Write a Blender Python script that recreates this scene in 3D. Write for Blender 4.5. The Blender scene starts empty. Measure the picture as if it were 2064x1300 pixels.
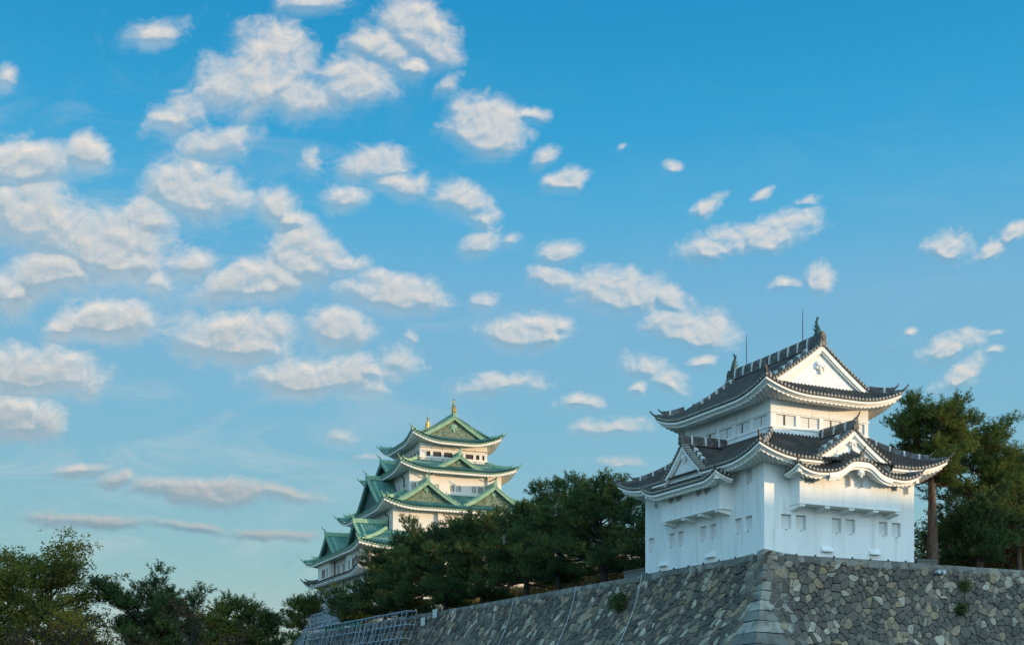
import bpy, math, random
import numpy as np
from mathutils import Vector, geometry
R = math.radians
sc = bpy.context.scene
# ------------------------------------------------------------------ camera
cam_d = bpy.data.cameras.new("camera")
cam = bpy.data.objects.new("camera", cam_d)
sc.collection.objects.link(cam)
cam.location = (0, 0, 0)
cam.rotation_euler = (R(90), 0, 0)
cam_d.sensor_width = 36.0
cam_d.lens = 36.0 * 2370.0 / 2064.0
cam_d.shift_y = (1399.0 - 650.0) / 2064.0      # rising-front (architectural) shift
cam_d.clip_end = 5000
sc.camera = cam
# ------------------------------------------------------------------ light
SUN_EL = 3.6
SUN_DIR = Vector((0.978, -0.210, 0)).normalized()
sun_az = math.atan2(SUN_DIR.x, SUN_DIR.y)       # clockwise from +Y
sd = bpy.data.lights.new("sun", 'SUN')
sd.energy = 3.9
sd.angle = R(0.55)
sd.color = (1.0, 0.68, 0.36)
sun = bpy.data.objects.new("sun", sd)
sc.collection.objects.link(sun)
v_sun = Vector((SUN_DIR.x * math.cos(R(SUN_EL)), SUN_DIR.y * math.cos(R(SUN_EL)), math.sin(R(SUN_EL))))
sun.rotation_euler = v_sun.to_track_quat('Z', 'Y').to_euler()
sc.view_settings.view_transform = 'Standard'
sc.view_settings.look = 'None'
sc.view_settings.gamma = 1
sc.view_settings.exposure = 0.30
sc.cycles.use_denoising = True
sc.cycles.max_bounces = 5
sc.cycles.diffuse_bounces = 3
sc.cycles.transmission_bounces = 3

# ------------------------------------------------------------------ sky
W = bpy.data.worlds.new("World")
sc.world = W
W.use_nodes = True
W.cycles.sampling_method = 'MANUAL'
W.cycles.sample_map_resolution = 128
nt = W.node_tree
for n in list(nt.nodes): nt.nodes.remove(n)
def wn(t, **k):
    n = nt.nodes.new(t)
    for a, b in k.items(): setattr(n, a, b)
    return n
def lk(a, b): nt.links.new(a, b)
def wmath(op, a, b=None, c=None, clamp=False):
    n = wn('ShaderNodeMath', operation=op, use_clamp=clamp)
    for i, v in enumerate((a, b, c)):
        if v is None: continue
        if isinstance(v, (int, float)): n.inputs[i].default_value = v
        else: lk(v, n.inputs[i])
    return n.outputs[0]
def wvec(op, a, b):
    n = wn('ShaderNodeVectorMath', operation=op)
    for i, v in enumerate((a, b)):
        if isinstance(v, tuple): n.inputs[i].default_value = v
        else: lk(v, n.inputs[i])
    return n.outputs[0]
def wmix(fac, a, b, bt='MIX'):
    n = wn('ShaderNodeMix', data_type='RGBA', blend_type=bt)
    for sck, v in ((n.inputs[0], fac), (n.inputs[6], a), (n.inputs[7], b)):
        if isinstance(v, (int, float)): sck.default_value = v
        elif isinstance(v, tuple): sck.default_value = (*v, 1) if len(v) == 3 else v
        else: lk(v, sck)
    return n.outputs[2]
def wrange(v, a, b, c, d, smooth=False):
    n = wn('ShaderNodeMapRange', clamp=True)
    if smooth: n.interpolation_type = 'SMOOTHSTEP'
    lk(v, n.inputs[0])
    for i, q in enumerate((a, b, c, d)): n.inputs[i + 1].default_value = q
    return n.outputs[0]
tc = wn('ShaderNodeTexCoord')
sep = wn('ShaderNodeSeparateXYZ'); lk(tc.outputs['Generated'], sep.inputs[0])
sky = wn('ShaderNodeTexSky', sky_type='NISHITA', sun_disc=False)
sky.sun_elevation = R(SUN_EL); sky.sun_rotation = sun_az
sky.altitude = 20; sky.air_density = 1.0; sky.dust_density = 0.3; sky.ozone_density = 1.5
# the air's own colour balance: deep azure overhead, pale teal above the horizon
elev = wrange(sep.outputs[2], 0.0, 0.52, 0, 1)
grade = wn('ShaderNodeValToRGB'); lk(elev, grade.inputs[0])
cr = grade.color_ramp
SKYCOL = [(0.0, (.62, .66, .54)), (.10, (.44, .58, .55)), (.2, (.315, .545, .575)), (.4, (.225, .50, .66)), (.60, (.19, .465, .69)), (.72, (.095, .43, .705)), (.82, (.042, .37, .675)), (.93, (.024, .318, .615)), (1.0, (.018, .29, .59))]
while len(cr.elements) < len(SKYCOL): cr.elements.new(0.5)
for el, (p, c) in zip(cr.elements, SKYCOL):
    el.position = p; el.color = (*c, 1)
nsk = wvec('MULTIPLY', sky.outputs[0], (.05, .05, .05))
skycol = wmix(0.96, nsk, grade.outputs[0])
# clouds live on a distant sheet of directions; X to the right, Z up, in thousandths of the focal width
yy = wmath('MAXIMUM', sep.outputs[1], 0.08)
cx = wmath('MULTIPLY', wmath('DIVIDE', sep.outputs[0], yy), 2.37)
cz = wmath('MULTIPLY', wmath('DIVIDE', sep.outputs[2], yy), 2.37)
comb = wn('ShaderNodeCombineXYZ'); lk(cx, comb.inputs[0]); lk(cz, comb.inputs[1])
P0 = comb.outputs[0]
BL = [(320,58,70,26,8,.6),(555,125,85,80,0,1.0),(490,165,110,65,0,.8),(600,190,95,50,0,.7),(715,165,82,52,0,.95),
 (640,0,90,20,0,.6),(760,88,80,50,-10,.75),(845,50,95,55,-30,.9),(885,98,65,42,-30,.8),(832,132,40,20,0,.7),(905,165,42,20,25,.6),
 (980,250,90,64,-5,1.1),(1075,235,50,18,-10,.55),(935,215,45,36,0,.6),
 (755,332,80,34,8,.85),(805,372,80,26,-12,.9),(848,368,30,26,0,.5),(700,398,55,27,-10,.7),(930,402,68,42,-20,.8),(975,440,45,28,-30,.55),
 (970,490,58,25,8,.75),(1035,480,28,14,10,.5),(1105,315,42,18,25,.65),(1145,355,52,22,20,.85),(1365,340,24,14,0,.45),(1260,298,18,10,0,.4),
 (358,222,65,38,20,.6),(435,282,85,40,12,.7),(45,325,120,52,0,.95),(180,312,50,36,10,.85),(390,378,105,56,-8,1.05),(460,395,50,40,0,.6),
 (630,325,34,28,0,.4),(555,412,60,38,-10,.65),(585,440,55,28,-10,.6),(195,478,150,66,-12,1.1),(55,425,100,70,-10,.95),(290,440,80,42,0,.75),
 (250,525,90,34,-8,.7),(100,545,110,44,8,.85),(20,580,70,50,0,.6),(390,528,60,32,10,.65),(325,572,30,20,15,.55),(615,508,85,54,-8,1.0),(520,558,120,44,14,.85),(690,528,60,24,-8,.65),
 (800,590,125,42,-6,.95),(865,602,55,34,0,.6),(750,556,60,20,0,.4),(220,642,100,42,-4,.95),(140,655,60,26,0,.6),(470,680,135,46,-6,1.0),(545,660,60,40,-10,.7),
 (680,662,75,42,-12,.85),(985,605,36,18,0,.45),(832,680,24,14,0,.5),(1065,668,95,38,6,.95),(1130,652,40,24,10,.6),(50,742,150,50,-6,1.05),(130,755,60,36,0,.6),
 (640,757,150,36,-2,.85),(745,745,70,30,0,.5),(1010,772,120,22,2,.55),(1175,806,55,20,5,.65),(800,728,70,34,10,.35),(35,838,100,46,-8,.95),
 (1130,510,50,28,18,.85),(1125,562,55,26,-10,.65),(1255,588,110,48,-8,.95),(1350,605,60,34,-20,.7),(1390,662,110,42,-10,.9),(1440,645,45,34,-20,.5),
 (1425,420,55,17,38,.65),(1450,492,100,36,8,.8),(1565,470,110,38,15,.9),(1530,396,34,12,35,.6),(1630,410,36,16,10,.4),(1652,560,48,36,35,.85),(1580,574,55,14,8,.65),
 (1915,492,62,28,12,.85),(1995,500,70,20,20,.75),(2052,470,46,20,25,.8),(1920,702,78,28,14,.85),(1945,750,70,24,28,.75),(2010,712,24,12,0,.5),(2005,676,24,9,0,.4),(1836,663,22,11,15,.55),
 (1305,742,75,28,-12,.6),(1350,768,70,26,-16,.55),(1290,780,30,14,25,.55),(1420,724,36,18,10,.55),(1235,862,100,24,5,.45),(1255,930,60,13,0,.45),
 (420,985,140,26,-3,.95),(350,972,60,18,0,.6),(560,992,140,14,-5,.5),(160,940,70,13,3,.6),(230,962,42,16,4,.6),(190,1045,190,11,-4,.6),(400,1060,120,8,-5,.5),(560,1075,110,9,-2,.6),
 (700,885,46,16,-8,.35),(740,925,40,11,0,.3),(5,150,22,30,-45,.5),(1130,540,0.1,0.1,0,0)]
dens = nt  # (field groups are made once and used twice: at the point, and a step towards the sun)
grp = bpy.data.node_groups.new("cloud field", 'ShaderNodeTree')
grp.interface.new_socket(name="P", in_out='INPUT', socket_type='NodeSocketVector')
grp.interface.new_socket(name="D", in_out='OUTPUT', socket_type='NodeSocketFloat')
grp.interface.new_socket(name="E", in_out='OUTPUT', socket_type='NodeSocketFloat')
def build_field(g):
    gi = g.nodes.new('NodeGroupInput'); go = g.nodes.new('NodeGroupOutput')
    L = g.links.new
    def N(t, **k):
        n = g.nodes.new(t)
        for a, b in k.items(): setattr(n, a, b)
        return n
    nz = N('ShaderNodeTexNoise', noise_dimensions='2D'); nz.inputs['Scale'].default_value = 7; nz.inputs['Detail'].default_value = 2
    L(gi.outputs[0], nz.inputs['Vector'])
    a = N('ShaderNodeVectorMath', operation='SUBTRACT'); L(nz.outputs['Color'], a.inputs[0]); a.inputs[1].default_value = (.5, .5, .5)
    b = N('ShaderNodeVectorMath', operation='MULTIPLY_ADD'); L(a.outputs[0], b.inputs[0]); b.inputs[1].default_value = (.06, .04, 0); L(gi.outputs[0], b.inputs[2])
    q = b.outputs[0]
    acc = None
    for (x, y, rx, ry, rot, s) in BL:
        if s == 0: continue
        m = N('ShaderNodeMapping', vector_type='TEXTURE'); L(q, m.inputs[0])
        m.inputs[1].default_value = ((x - 1032) / 1000, (1399 - y) / 1000, 0)
        m.inputs[2].default_value = (0, 0, R(rot))
        m.inputs[3].default_value = (rx * 1.42 * (1.07 if x < 760 else 1.0) / 1000, (ry * 1.42 + 4) * (1.07 if x < 760 else 1.0) / 1000, 1)
        gr = N('ShaderNodeTexGradient', gradient_type='SPHERICAL'); L(m.outputs[0], gr.inputs[0])
        ma = N('ShaderNodeMath', operation='MULTIPLY'); L(gr.outputs['Fac'], ma.inputs[0]); ma.inputs[1].default_value = .35 + .65 * s
        if acc is not None:
            mx = N('ShaderNodeMath', operation='SMOOTH_MAX'); L(ma.outputs[0], mx.inputs[0]); L(acc, mx.inputs[1]); mx.inputs[2].default_value = .10; ma = mx
        acc = ma.outputs[0]
    sm = N('ShaderNodeMapRange', clamp=True, interpolation_type='LINEAR'); L(acc, sm.inputs[0]); sm.inputs[1].default_value = .0; sm.inputs[2].default_value = .62; sm.inputs[3].default_value = -.85; sm.inputs[4].default_value = .80
    mp = N('ShaderNodeMapping'); mp.inputs[2].default_value = (0, 0, R(-18)); mp.inputs[3].default_value = (1, 1.3, 1)
    L(gi.outputs[0], mp.inputs[0])
    def fb(scale, det, rough, dist):
        n2 = N('ShaderNodeTexNoise', noise_dimensions='2D'); n2.inputs['Scale'].default_value = scale; n2.inputs['Detail'].default_value = det; n2.inputs['Roughness'].default_value = rough; n2.inputs['Distortion'].default_value = dist
        L(mp.outputs[0], n2.inputs['Vector']); return n2.outputs['Fac']
    def ma(x, k, y):
        m = N('ShaderNodeMath', operation='MULTIPLY_ADD'); L(x, m.inputs[0]); m.inputs[1].default_value = k
        if isinstance(y, float): m.inputs[2].default_value = y
        else: L(y, m.inputs[2])
        return m.outputs[0]
    d = ma(fb(15, 3, .55, .5), 1.75, sm.outputs[0])
    d = ma(fb(34, 7, .62, .5), 1.0, d)
    ad = N('ShaderNodeMath', operation='SUBTRACT'); L(d, ad.inputs[0]); ad.inputs[1].default_value = 1.42
    L(ad.outputs[0], go.inputs[0]); L(sm.outputs[0], go.inputs[1])
build_field(grp)
def field(vec):
    n = wn('ShaderNodeGroup', node_tree=grp); lk(vec, n.inputs[0]); return n.outputs[0], n.outputs[1]
D0, E0 = field(P0)
offv = wn('ShaderNodeCombineXYZ'); offv.inputs[0].default_value = .006; lk(wmath('ADD', wmath('MULTIPLY', wrange(cx, -1.0, .2, 1, .25), wrange(cz, .3, .7, 0, .012)), .007), offv.inputs[1])
D1, E1 = field(wvec('ADD', P0, offv.outputs[0]))
alpha = wrange(D0, -.42, 1.42, 0, 1, True)
alpha = wmath('MULTIPLY', wmath('MULTIPLY', wmath('POWER', alpha, .9), .95), wrange(E0, -.57, -.28, 0, 1, True))
# undersides and the thick lower clouds turn blue grey; the sunward rims stay warm white
low = wrange(cz, .30, 1.35, 1, 0.35)
left = wrange(cx, -1.0, .5, 1, .45)
under = wmath('ADD', wmath('MULTIPLY', wmath('SUBTRACT', E1, E0), 1.9), wmath('MULTIPLY', wmath('SUBTRACT', D1, D0), .45))
under = wmath('MAXIMUM', under, 0.0)
body = wmath('MULTIPLY', wrange(D1, .0, .9, 0, 1.0), wmath('MULTIPLY', low, left))
shade = wmath('ADD', wmath('MULTIPLY', under, wmath('ADD', low, .35)), wmath('MULTIPLY', body, .75), clamp=True)
alpha = wmath('MULTIPLY', alpha, wmath('SUBTRACT', 1.0, wmath('MULTIPLY', shade, .38)))
ccol = wmix(shade, (.90, .815, .725), (.235, .36, .45))
band = wrange(cz, .32, .58, .92, 0)
ccol = wmix(band, ccol, (.46, .465, .475))
# the shaded body of each cloud hangs below its lit top
belly = wmath('MULTIPLY', wrange(D1, -.50, .95, 0, 1, True), wmath('MULTIPLY', wmath('MULTIPLY', wmath('ADD', low, .25), wrange(cx, -.75, .35, 1, 0)), .75), clamp=True)
bcol = wmix(band, wmix(low, (.60, .68, .72), (.37, .475, .545)), (.19, .315, .395))
# thin veils drawn out between the puffs
vm = wn('ShaderNodeMapping'); vm.inputs[2].default_value = (0, 0, R(-14)); vm.inputs[3].default_value = (2.2, 6.5, 1); lk(P0, vm.inputs[0])
vn = wn('ShaderNodeTexNoise', noise_dimensions='2D'); vn.inputs['Scale'].default_value = 1.6; vn.inputs['Detail'].default_value = 6; vn.inputs['Roughness'].default_value = .6; vn.inputs['Distortion'].default_value = .6; lk(vm.outputs[0], vn.inputs['Vector'])
veil = wmath('MULTIPLY', wrange(vn.outputs['Fac'], .46, .80, 0, .42, True), wmath('MULTIPLY', wrange(cx, .05, -.75, .10, 1), wrange(cz, 1.32, .95, 0, 1)))
skyv = wmix(veil, skycol, (.62, .66, .68))
allsky = wmix(alpha, wmix(belly, skyv, bcol), ccol)
# added sky brightness behind the viewer lifts shaded walls, with a warm lobe sunward
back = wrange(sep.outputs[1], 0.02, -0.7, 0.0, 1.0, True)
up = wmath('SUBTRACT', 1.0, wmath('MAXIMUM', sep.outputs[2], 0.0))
back_fill = wmix(wmath('MULTIPLY', back, .85), allsky, (.80, 1.46, 1.98))
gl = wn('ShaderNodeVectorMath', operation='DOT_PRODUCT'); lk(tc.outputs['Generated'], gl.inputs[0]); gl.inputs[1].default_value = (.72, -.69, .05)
sunward_fill = wmath('MULTIPLY', wmath('POWER', wmath('MAXIMUM', gl.outputs['Value'], 0.0), 1.6), wmath('POWER', up, 1.5))
gc = wvec('SCALE', (0, 0, 0), (0, 0, 0)); gcn = gc.node; gcn.inputs[0].default_value = (1.25, 1.05, .66); lk(sunward_fill, gcn.inputs[3])
final = wvec('ADD', back_fill, gc)
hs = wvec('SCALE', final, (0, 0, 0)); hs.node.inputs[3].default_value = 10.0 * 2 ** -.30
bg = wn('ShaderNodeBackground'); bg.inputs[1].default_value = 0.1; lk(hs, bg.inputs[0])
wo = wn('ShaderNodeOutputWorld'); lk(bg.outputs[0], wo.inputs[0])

# ------------------------------------------------------------------ helpers
C = sc.collection
def empty(name, label, cat, loc=(0, 0, 0), rz=0.0, group=None):
    o = bpy.data.objects.new(name, None); C.objects.link(o)
    o.location = loc; o.rotation_euler = (0, 0, rz); o.empty_display_size = .5
    if label: o['label'] = label
    if cat: o['category'] = cat
    if group: o['group'] = group
    return o
class MB:
    def __init__(s): s.v = []; s.f = []; s.n = 0; s.at = []
    def add(s, verts, faces, tone=None):
        verts = np.asarray(verts, float).reshape(-1, 3)
        s.v.append(verts)
        o = s.n
        s.f.extend([tuple(i + o for i in f) for f in faces])
        if tone is not None: s.at.append((o, len(verts), tone))
        s.n += len(verts)
    def grid(s, G, close=False, tone=None):
        n, m = G.shape[:2]
        idx = np.arange(n * m).reshape(n, m)
        a = idx[:-1, :-1].ravel(); b = idx[1:, :-1].ravel(); c = idx[1:, 1:].ravel(); d = idx[:-1, 1:].ravel()
        s.add(G.reshape(-1, 3), list(zip(a.tolist(), b.tolist(), c.tolist(), d.tolist())), tone)
        if close:
            o = s.n - n * m
            s.f.extend([(o + int(idx[i, m - 1]), o + int(idx[i + 1, m - 1]), o + int(idx[i + 1, 0]), o + int(idx[i, 0])) for i in range(n - 1)])
    def box(s, x0, x1, y0, y1, z0, z1):
        v = [(x, y, z) for x in (x0, x1) for y in (y0, y1) for z in (z0, z1)]
        s.add(v, [(0, 1, 3, 2), (4, 6, 7, 5), (0, 4, 5, 1), (2, 3, 7, 6), (0, 2, 6, 4), (1, 5, 7, 3)])
    def obox(s, c, ex, ey, ez):
        c = np.array(c, float); ex, ey, ez = (np.array(q, float) for q in (ex, ey, ez))
        v = [c + i * ex + j * ey + k * ez for i in (-1, 1) for j in (-1, 1) for k in (-1, 1)]
        s.add(v, [(0, 1, 3, 2), (4, 6, 7, 5), (0, 4, 5, 1), (2, 3, 7, 6), (0, 2, 6, 4), (1, 5, 7, 3)])
    def tube(s, pts, rad, seg=8, cap=True):
        P = np.array(pts, float); n = len(P)
        rad = np.full(n, rad) if np.isscalar(rad) else np.array(rad, float)
        T = np.gradient(P, axis=0); T /= np.linalg.norm(T, axis=1)[:, None] + 1e-9
        ref = np.array([0, 0, 1.]) if abs(T[0][2]) < .9 else np.array([1., 0, 0])
        rings = []
        for i in range(n):
            u = np.cross(T[i], ref); u /= np.linalg.norm(u) + 1e-9
            w = np.cross(u, T[i]); ref = w
            an = np.linspace(0, 2 * np.pi, seg, endpoint=False)
            rings.append(P[i] + rad[i] * (np.cos(an)[:, None] * u + np.sin(an)[:, None] * w))
        o = s.n
        v = np.concatenate(rings)
        f = []
        for i in range(n - 1):
            for j in range(seg):
                k = (j + 1) % seg
                f.append((i * seg + j, i * seg + k, (i + 1) * seg + k, (i + 1) * seg + j))
        if cap:
            f.append(tuple(range(seg))); f.append(tuple((n - 1) * seg + j for j in range(seg - 1, -1, -1)))
        s.add(v, f)
    def disc(s, c, nrm, r, depth, seg=8):
        nrm = np.array(nrm, float); nrm /= np.linalg.norm(nrm)
        s.tube([np.array(c) - nrm * depth, np.array(c)], r, seg)
    def mesh(s, name, smooth=False):
        me = bpy.data.meshes.new(name)
        V = np.concatenate(s.v) if s.v else np.zeros((0, 3))
        me.from_pydata(V.tolist(), [], s.f)
        if s.at:
            a = me.attributes.new('tone', 'FLOAT', 'POINT')
            arr = np.zeros(len(V), np.float32)
            for o, n, t in s.at: arr[o:o + n] = t
            a.data.foreach_set('value', arr)
        if smooth: me.polygons.foreach_set('use_smooth', [True] * len(me.polygons))
        me.update()
        return me
    def build(s, name, mat, parent=None, smooth=False, zoff=0.0):
        if zoff:
            s.v = [v - np.array([0, 0, zoff]) for v in s.v]
        me = s.mesh(name, smooth)
        if mat: me.materials.append(mat)
        o = bpy.data.objects.new(name, me); C.objects.link(o)
        if parent is not None: o.parent = parent
        return o
def combine(name, pairs, parent=None, smooth=False, zoff=0.0):
    """one mesh object out of several builders, each with its own material slot"""
    pairs = [(m, mt) for m, mt in pairs if m.n]
    big = MB(); mi = []
    for k, (m, mt) in enumerate(pairs):
        big.add(np.concatenate(m.v), m.f); mi += [k] * len(m.f)
    o = big.build(name, None, parent, smooth, zoff)
    for m, mt in pairs: o.data.materials.append(mt)
    o.data.polygons.foreach_set('material_index', mi)
    return o
def tri_mesh(name, V, mat, parent=None, tone=None):
    """V: (n,3,3) triangles"""
    n = len(V)
    me = bpy.data.meshes.new(name)
    me.vertices.add(n * 3); me.vertices.foreach_set('co', V.astype(np.float32).ravel())
    me.loops.add(n * 3); me.loops.foreach_set('vertex_index', np.arange(n * 3, dtype=np.int32))
    me.polygons.add(n); me.polygons.foreach_set('loop_start', np.arange(0, n * 3, 3, dtype=np.int32))
    me.update(calc_edges=True)
    if tone is not None:
        a = me.attributes.new('tone', 'FLOAT', 'POINT'); a.data.foreach_set('value', np.repeat(tone, 3).astype(np.float32))
    if mat: me.materials.append(mat)
    o = bpy.data.objects.new(name, me); C.objects.link(o)
    if parent is not None: o.parent = parent
    return o

# ------------------------------------------------------------------ materials
def material(name, col, rough=.8, noise=None, bump=None, spec=.3, ramp=None, attr=None, transl=None, metal=0):
    m = bpy.data.materials.new(name); m.use_nodes = True
    t = m.node_tree; b = t.nodes['Principled BSDF']
    b.inputs['Roughness'].default_value = rough
    b.inputs['Specular IOR Level'].default_value = spec
    b.inputs['Metallic'].default_value = metal
    b.inputs['Base Color'].default_value = (*col, 1)
    src = None
    tcn = t.nodes.new('ShaderNodeTexCoord')
    if attr:
        an = t.nodes.new('ShaderNodeAttribute'); an.attribute_name = 'tone'
        rp = t.nodes.new('ShaderNodeValToRGB'); t.links.new(an.outputs['Fac'], rp.inputs[0])
        while len(rp.color_ramp.elements) < len(attr): rp.color_ramp.elements.new(.5)
        for e, (p, c) in zip(rp.color_ramp.elements, attr): e.position = p; e.color = (*c, 1)
        src = rp.outputs[0]
    if noise:
        for (scale, detail, c2, lo, hi, stretch) in noise:
            mp = t.nodes.new('ShaderNodeMapping'); mp.inputs[3].default_value = stretch
            t.links.new(tcn.outputs['Object'], mp.inputs[0])
            nz = t.nodes.new('ShaderNodeTexNoise'); nz.inputs['Scale'].default_value = scale; nz.inputs['Detail'].default_value = detail
            t.links.new(mp.outputs[0], nz.inputs['Vector'])
            mr = t.nodes.new('ShaderNodeMapRange'); t.links.new(nz.outputs['Fac'], mr.inputs[0])
            mr.inputs[1].default_value = lo; mr.inputs[2].default_value = hi
            mx = t.nodes.new('ShaderNodeMix'); mx.data_type = 'RGBA'
            t.links.new(mr.outputs[0], mx.inputs[0])
            if src: t.links.new(src, mx.inputs[6])
            else: mx.inputs[6].default_value = (*col, 1)
            mx.inputs[7].default_value = (*c2, 1)
            src = mx.outputs[2]
    if src: t.links.new(src, b.inputs['Base Color'])
    if bump:
        nz = t.nodes.new('ShaderNodeTexNoise'); nz.inputs['Scale'].default_value = bump[0]; nz.inputs['Detail'].default_value = 5
        t.links.new(tcn.outputs['Object'], nz.inputs['Vector'])
        bp = t.nodes.new('ShaderNodeBump'); bp.inputs['Strength'].default_value = bump[1]; bp.inputs['Distance'].default_value = bump[2]
        t.links.new(nz.outputs['Fac'], bp.inputs['Height']); t.links.new(bp.outputs[0], b.inputs['Normal'])
    if transl:
        tr = t.nodes.new('ShaderNodeBsdfTranslucent')
        mxs = t.nodes.new('ShaderNodeMixShader'); mxs.inputs[0].default_value = transl
        if src: t.links.new(src, tr.inputs[0])
        else: tr.inputs[0].default_value = (*col, 1)
        out = t.nodes['Material Output']
        t.links.new(b.outputs[0], mxs.inputs[1]); t.links.new(tr.outputs[0], mxs.inputs[2]); t.links.new(mxs.outputs[0], out.inputs[0])
    return m
M = {}
M['plaster'] = material('white_plaster', (.80, .80, .78), .85, noise=[(.5, 4, (.69, .70, .69), .46, .75, (1, 1, .35)), (2.2, 5, (.60, .60, .57), .52, .80, (1, 1, .10)), (5, 4, (.72, .72, .70), .55, .75, (1, 1, 1))], bump=(5, .25, .02))
M['trim'] = material('eave_plaster', (.78, .77, .73), .85, noise=[(2.5, 3, (.66, .66, .62), .52, .8, (1, 1, 1))])
M['shutter'] = material('shutter_white', (.66, .66, .64), .8, noise=[(6, 2, (.70, .70, .68), .5, .7, (1, 1, .3))])
M['tile'] = material('grey_roof_tile', (.052, .045, .039), .65, noise=[(1.2, 6, (.105, .093, .078), .45, .75, (1, 1, 1)), (9, 2, (.05, .055, .06), .5, .75, (1, 1, 1))], spec=.35)
M['tile_ridge'] = material('ridge_tile', (.075, .067, .06), .6, noise=[(3, 4, (.19, .19, .18), .45, .75, (1, 1, 1))], spec=.35)
M['tile_end'] = material('tile_end', (.30, .285, .25), .7, noise=[(5, 2, (.20, .19, .17), .45, .7, (1, 1, 1))])
M['mortar'] = material('roof_plaster_band', (.56, .56, .54), .8)
M['copper'] = material('green_copper', (.075, .195, .165), .6, noise=[(.45, 6, (.17, .29, .23), .40, .66, (1, 1, .5)), (3, 5, (.04, .11, .10), .5, .8, (1, 1, 1))], spec=.3)
M['copper_light'] = material('pale_copper_ridge', (.19, .34, .23), .6, noise=[(1.2, 3, (.33, .44, .28), .45, .75, (1, 1, 1))])
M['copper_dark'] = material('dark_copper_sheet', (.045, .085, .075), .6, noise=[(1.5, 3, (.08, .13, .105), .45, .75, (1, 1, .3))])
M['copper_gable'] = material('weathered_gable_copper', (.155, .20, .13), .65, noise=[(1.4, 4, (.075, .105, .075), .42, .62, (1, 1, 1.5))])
M['bronze'] = material('dark_bronze', (.05, .09, .075), .5, metal=.3)
M['gold'] = material('gold_leaf', (.62, .34, .09), .35, metal=.85)
M['keep_wall'] = material('keep_plaster', (.70, .645, .575), .85, noise=[(.3, 4, (.62, .58, .52), .48, .75, (1, 1, .4))])
M['dark'] = material('dark_window', (.03, .028, .026), .5)
M['wood'] = material('brown_window_frame', (.12, .065, .04), .7)
M['glass'] = material('dark_pane', (.05, .07, .08), .15, spec=.5)
M['steel'] = material('galvanised_steel', (.46, .52, .56), .5)
M['rod'] = material('rod_iron', (.06, .06, .06), .5, metal=.4)
M['pipe'] = material('pale_pipe', (.36, .40, .42), .5)
M['stone'] = material('rampart_stone', (.2, .2, .2), .85, attr=[(0, (.08, .07, .058)), (.42, (.16, .137, .108)), (.68, (.24, .20, .148)), (.78, (.33, .235, .135)), (.90, (.38, .325, .245)), (1, (.54, .47, .36))],
    noise=[(1.1, 5, (.07, .07, .06), .44, .80, (1, 1, 1)), (9, 4, (.10, .095, .08), .5, .8, (1, 1, 1))], bump=(7, .7, .07))
M['cut_stone'] = material('cut_corner_stone', (.22, .22, .2), .85, attr=[(0, (.13, .128, .115)), (.5, (.23, .22, .19)), (1, (.42, .39, .33))], noise=[(1.6, 6, (.09, .09, .08), .44, .74, (1, 1, 1)), (11, 4, (.26, .24, .2), .56, .8, (1, 1, 1))], bump=(6, .9, .08))
M['joint'] = material('stone_joint', (.028, .028, .026), .95)
M['ground'] = material('ground_earth', (.16, .14, .10), .95, noise=[(.3, 5, (.10, .12, .06), .4, .7, (1, 1, 1))])
M['grassy'] = material('terrace_earth', (.14, .13, .07), .95, noise=[(.5, 5, (.08, .10, .04), .4, .7, (1, 1, 1))])
def leafmat(name, ramp, transl=.25): return material(name, ramp[0][1], .75, attr=ramp, transl=transl, spec=.15)
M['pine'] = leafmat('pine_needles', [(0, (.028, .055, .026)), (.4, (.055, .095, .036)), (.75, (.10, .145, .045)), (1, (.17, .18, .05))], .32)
M['pine_lit'] = leafmat('pine_needles_sunlit', [(0, (.045, .075, .024)), (.45, (.085, .125, .03)), (1, (.17, .185, .045))], .38)  # lighter copy of the pine needles, sunlight put into the colour
M['leaf'] = leafmat('broad_leaves', [(0, (.075, .09, .02)), (.6, (.14, .14, .026)), (1, (.24, .19, .03))], .35)
M['leaf_yellow'] = leafmat('yellow_leaves', [(0, (.17, .14, .025)), (1, (.36, .26, .035))], .35)
M['leaf_brown'] = leafmat('rust_leaves', [(0, (.09, .045, .018)), (.6, (.14, .07, .022)), (1, (.21, .11, .03))], .3)
M['leaf_orange'] = leafmat('orange_leaves', [(0, (.24, .13, .05)), (1, (.42, .27, .11))], .35)
M['bark'] = material('pine_bark', (.13, .085, .06), .95, noise=[(6, 5, (.06, .04, .03), .42, .65, (1, 1, .35))], bump=(9, .8, .06))
M['bark_dark'] = material('dark_bark', (.045, .036, .03), .95, noise=[(6, 4, (.025, .02, .018), .42, .65, (1, 1, .35))])
M['dead_wood'] = material('bleached_dead_wood', (.15, .13, .11), .9)
M['tarp'] = material('green_tarp', (.03, .30, .19), .6)
M['sheet'] = material('scaffold_mesh_sheet', (.30, .36, .42), .8)
M['concrete'] = material('shade_block_concrete', (.35, .34, .32), .9)
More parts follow.
